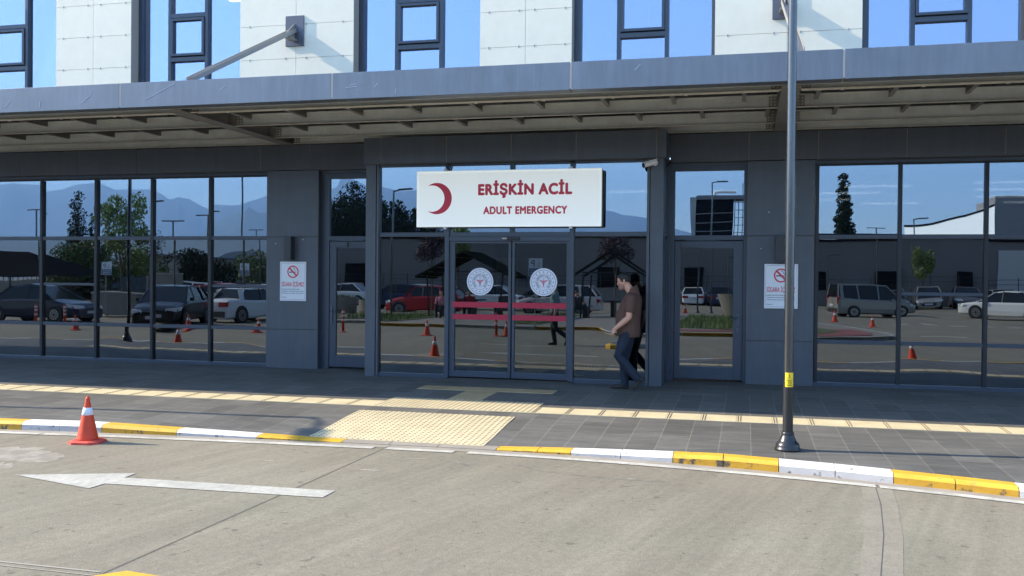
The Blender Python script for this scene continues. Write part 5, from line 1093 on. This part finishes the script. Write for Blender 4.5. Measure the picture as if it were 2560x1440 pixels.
for x in(-1.0,-.7,-.35,.0): g.box(x,x+.07,-46,-45.92,4.9,8.4 if x<-.8 or x>-.1 else 9.4 if x>-.5 else 8.0,'far_wall')
for z in(5.4,6.0,6.6,7.2,7.8): g.box(-.93,0,-45.99,-45.94,z,z+.05,'far_wall')
g.build('ladder',T_)
FN=empty('railing',(5,-43.5,-.2),label='dark post railing in front of the grey hall',cat='railing')
for z in(1.55,1.9): g=MB((5,-43.5,z)); g.box(-35,40,-43.52,-43.48,z,z+.035,'post_dark'); g.build('rail',FN)
g=MB((5,-43.5,1)); 
for i in range(38): g.box(-35+i*2,-34.95+i*2,-43.53,-43.47,-.2,2.05,'post_dark')
g.build('post_row',FN); g=MB((5,-43.5,0)); g.box(-35,40,-43.6,-43.4,-.2,1.0,'far_wall'); g.build('low_wall',FN)
HH=empty('house',(-49,-44,-.2),label='low pale house with flat roof mirrored in the middle left panes',cat='house')
g=MB((-49,-44,0)); g.box(-52,-46,-52,-44,-.2,3.25,'house_wall'); g.build('wall',HH); g=MB((-49,-44,3)); g.box(-52.2,-45.8,-52.2,-43.6,3.25,3.42,'roof_grey'); g.build('roof',HH)
for x in(-51,-49,-47.2): g=MB((x,-43.97,1.6)); g.box(x-.4,x+.4,-43.99,-43.9,1.1,2.3,'far_dark'); g.build('window',HH)
SH=empty('shed',(-52.5,-60,-.2),label='blue grey barrel roofed shed mirrored left of the left column',cat='shed')
g=MB((-40,-60,0)); pts=[(-56,3.0)]+[(-52.5+3.5*math.cos(PI-a*PI/10),3.0+1.5*math.sin(a*PI/10)) for a in range(11)]+[(-49,3.0)]
n=len(pts); g.add([(x,-60,z) for x,z in pts]+[(x,-68,z) for x,z in pts],[tuple(range(n)),tuple(range(n,2*n))[::-1]]+[(i,n+i,n+i+1,i+1) for i in range(n-1)],'shed_wall'); g.box(-56,-47,-68,-60.01,-.2,3.0,'shed_wall'); g.build('shell',SH)
TN=empty('tent',(-42,-15,-.2),label='dark canvas tent roof mirrored at the left edge of the glazing',cat='tent')
g=MB((-36,-15,2)); g.add([(-48,-14,1.75),(-38.2,-14,1.55),(-42,-17,3.15),(-48,-17,3.15),(-48,-20,1.75),(-38.2,-20,1.55)],[(0,1,2,3),(3,2,5,4),(1,5,2)],'tent'); g.build('canvas',TN)
g=MB((-36,-15,1)); 
for x in(-46,-38.4):
    for y in(-14.1,-19.9): g.box(x-.04,x+.04,y-.04,y+.04,-.2,1.7,'post_dark')
g.build('frame',TN)
BW_=empty('boundary_wall',(-38,-33,-.2),label='low concrete boundary wall with spiked railing mirrored far left',cat='wall')
g=MB((-38,-33,0)); g.box(-60,-27,-33.2,-33,-.2,1.3,'planter'); g.build('wall',BW_); g=MB((-38,-33,1.5))
for i in range(70): g.box(-60+i*.45,-59.96+i*.45,-33.12,-33.08,1.3,1.75,'post_dark')
g.build('spikes',BW_)
def planter(x,y,r0,r1,h,label):
    P=empty('planter',(x,y,-.1),label=label,cat='planter',group='concrete planters'); g=MB((x,y,-.1)); g.lathe((x,y,-.1),[(r0,0),(r1,h),(r1-.08,h),(r1-.1,h-.12)],'planter',30); g.build('bowl',P,smooth=False)
    g=MB((x,y,h-.2)); rr=random.Random(int(x*10))
    for k in range(260):
        a=rr.uniform(0,2*PI); q=rr.uniform(0,r1-.12); X,Y=x+q*math.cos(a),y+q*math.sin(a); t=rr.uniform(.05,.25); g.add([(X-.02,Y,h-.25),(X+.02,Y,h-.25),(X+rr.uniform(-.1,.1),Y,h-.2+t)],[(0,1,2)],'leaf_green')
    g.build('plants',P)
planter(-.35,-14.2,.62,.98,1.15,'tapered round concrete planter mirrored in the right side door'); planter(-19.0,-11.5,.65,.7,.8,'concrete planter mirrored in the left side door'); planter(-17.2,-11.0,.65,.7,.7,'concrete planter mirrored at the left edge of the entrance glass')
def wallbox(x0,x1,y0,y1,h,label):
    g=MB(((x0+x1)/2,(y0+y1)/2,-.1)); g.box(x0,x1,y0,y1,-.1,h,'planter'); g.box(x0-.03,x1+.03,y0-.03,y1+.03,h,h+.08,'kerb_grey'); tag(g.build('planter_wall',bevel=.01),label,'planter wall','long planter walls')
wallbox(-29.6,-27.2,-8.2,-6.9,.80,'long concrete planter wall under the light tree'); wallbox(-26.9,-23.6,-8.4,-7.0,.80,'long concrete planter wall behind the black hatchback'); wallbox(-33.8,-32,-18,-17,1.7,'high concrete box mirrored left of the white van')
def pergola(x0,x1,y0,y1,e,rg_,label,closed):
    P=empty('pergola',((x0+x1)/2,(y0+y1)/2,-.08),label=label,cat='pergola',group='garden pergolas'); xm=(x0+x1)/2
    for s,xa in((0,x0),(1,x1)):
        g=MB((xm,y1,rg_)); m='canvas'
        if closed: g.add([(xa,y1,e),(xm,y1,rg_),(xm,y0,rg_),(xa,y0,e),(xa,y1,e-.10),(xm,y1,rg_-.10),(xm,y0,rg_-.10),(xa,y0,e-.10)],[(0,1,2,3),(4,7,6,5),(0,4,5,1),(3,2,6,7),(0,3,7,4)],m)
        else: g.bar((xa,y1,e),(xm,y1,rg_),.10,.10,m); g.bar((xa,y0,e),(xm,y0,rg_),.10,.10,m)
        g.build('roof_panel',P)
    if closed:
        g=MB((xm,y1,rg_))
        for k in range(5):
            t=.12+k*.18; za=e+(rg_-e)*t-.115; X=x0+(xm-x0)*t; g.box(X,X+.14,y0,y1,za-.01,za,'canvas_light')
        g.build('ceiling_slats',P)
    for x in(x0+.45,x1-.45):
        for y in(y0+.3,y1-.3):
            g=MB((x,y,0)); g.bar((x+(.15 if x<xm else -.15)*(1 if closed else -.6),y,-.08),(x,y,e+.10),.07,.07,'post_dark'); g.build('post',P)
    g=MB((xm,y1,e)); g.box(x0+.4,x1-.4,y1-.32,y1-.28,e+.15,e+.22,'post_dark'); g.build('tie_beam',P)
    g=MB((xm,(y0+y1)/2,0)); g.box(xm-.5,xm+.5,y0+.8,y1-.8,.62,.68,'post_dark'); g.box(xm-.08,xm+.08,y0+1,y1-1,-.08,.62,'post_dark')
    g.build('table',P)
    for s in(-1,1): g=MB((xm,(y0+y1)/2,0)); X=xm+s*1.25; g.box(X-.2,X+.2,y0+.7,y1-.7,.34,.38,'post_dark'); g.box(X+s*.2,X+s*.24,y0+.7,y1-.7,.38,.85,'post_dark'); g.box(X-.05,X+.05,y0+.9,y1-.9,-.08,.34,'post_dark'); g.build('bench',P)
    return P
pergola(-14.3,-9.9,-13.2,-10.2,1.75,2.85,'pergola with dark canvas roof and striped underside mirrored left of the doors',True)
pergola(-7.5,-4.2,-15,-12.2,1.75,2.8,'open pergola frame mirrored behind the walking man',False)
def psign(x,y,z0,label,lines):
    P=empty('parking_sign',(x,y,-.1),label=label,cat='sign',group='disabled parking signs')
    g=MB((x,y,0)); g.tube([(x,y,-.1),(x,y,z0+.05)],.02,'rim',8); g.lathe((x,y,-.1),[(.12,0),(.1,.03),(.03,.05)],'post_dark',12); g.build('post',P)
    g=MB((x,y,z0)); g.box(x-.25,x+.25,y-.01,y+.01,z0,z0+.62,'paper_white'); g.box(x-.235,x+.235,y+.0105,y+.013,z0+.02,z0+.26,'text_blue'); g.build('board',P)
    text('P',.14,.22,'text_blue',x-.10,z0+.43,y+.013,P,flip=True,bold=.03)
    g=MB((x+.1,y,z0)); g.tube([(x+.12+.05*math.cos(a),y+.013,z0+.37+.05*math.sin(a)) for a in [R(140+20*k) for k in range(12)]],.007,'text_blue',5); g.bar((x+.13,y+.014,z0+.50),(x+.12,y+.014,z0+.40),.004,.018,'text_blue',up=(1,0,0)); g.bar((x+.12,y+.014,z0+.41),(x+.07,y+.014,z0+.41),.004,.014,'text_blue'); g.build('wheelchair_symbol',P)
    for i,s in enumerate(lines): text(s,.36,.06,'paper_white',x,z0+.19-i*.10,y+.0135,P,flip=True,bold=.02)
psign(-28.4,-6.4,1.70,'disabled parking sign mirrored before the trees on the left',['ENGELLİ','OTOPARKI']); psign(-24.6,-12,1.72,'disabled parking sign mirrored left of the left column',['ENGELLİ','OTOPARKI']); psign(-7.35,-3.6,1.75,'disabled parking sign mirrored behind the right door sticker',['ENGELLİ','OTOPARKI'])
# ------------------------------------------------------------------ haze
bpy.ops.mesh.primitive_cube_add(size=1,location=(0,0,0)) if False else None
hz=MB((0,-5000,0)); hz.box(-14000,14000,-12500,3000,-12,1300,'glass'); ho=hz.build('haze'); tag(ho,kind='stuff')
hm=bpy.data.materials.new('haze'); hm.use_nodes=True; n=hm.node_tree.nodes; n.remove(n['Principled BSDF']); pv=n.new('ShaderNodeVolumePrincipled'); pv.inputs['Color'].default_value=(.42,.66,1,1); pv.inputs['Density'].default_value=.00013; pv.inputs['Anisotropy'].default_value=.2
hm.node_tree.links.new(pv.outputs[0],n['Material Output'].inputs['Volume']); ho.data.materials.clear(); ho.data.materials.append(hm); ho.display_type='WIRE'
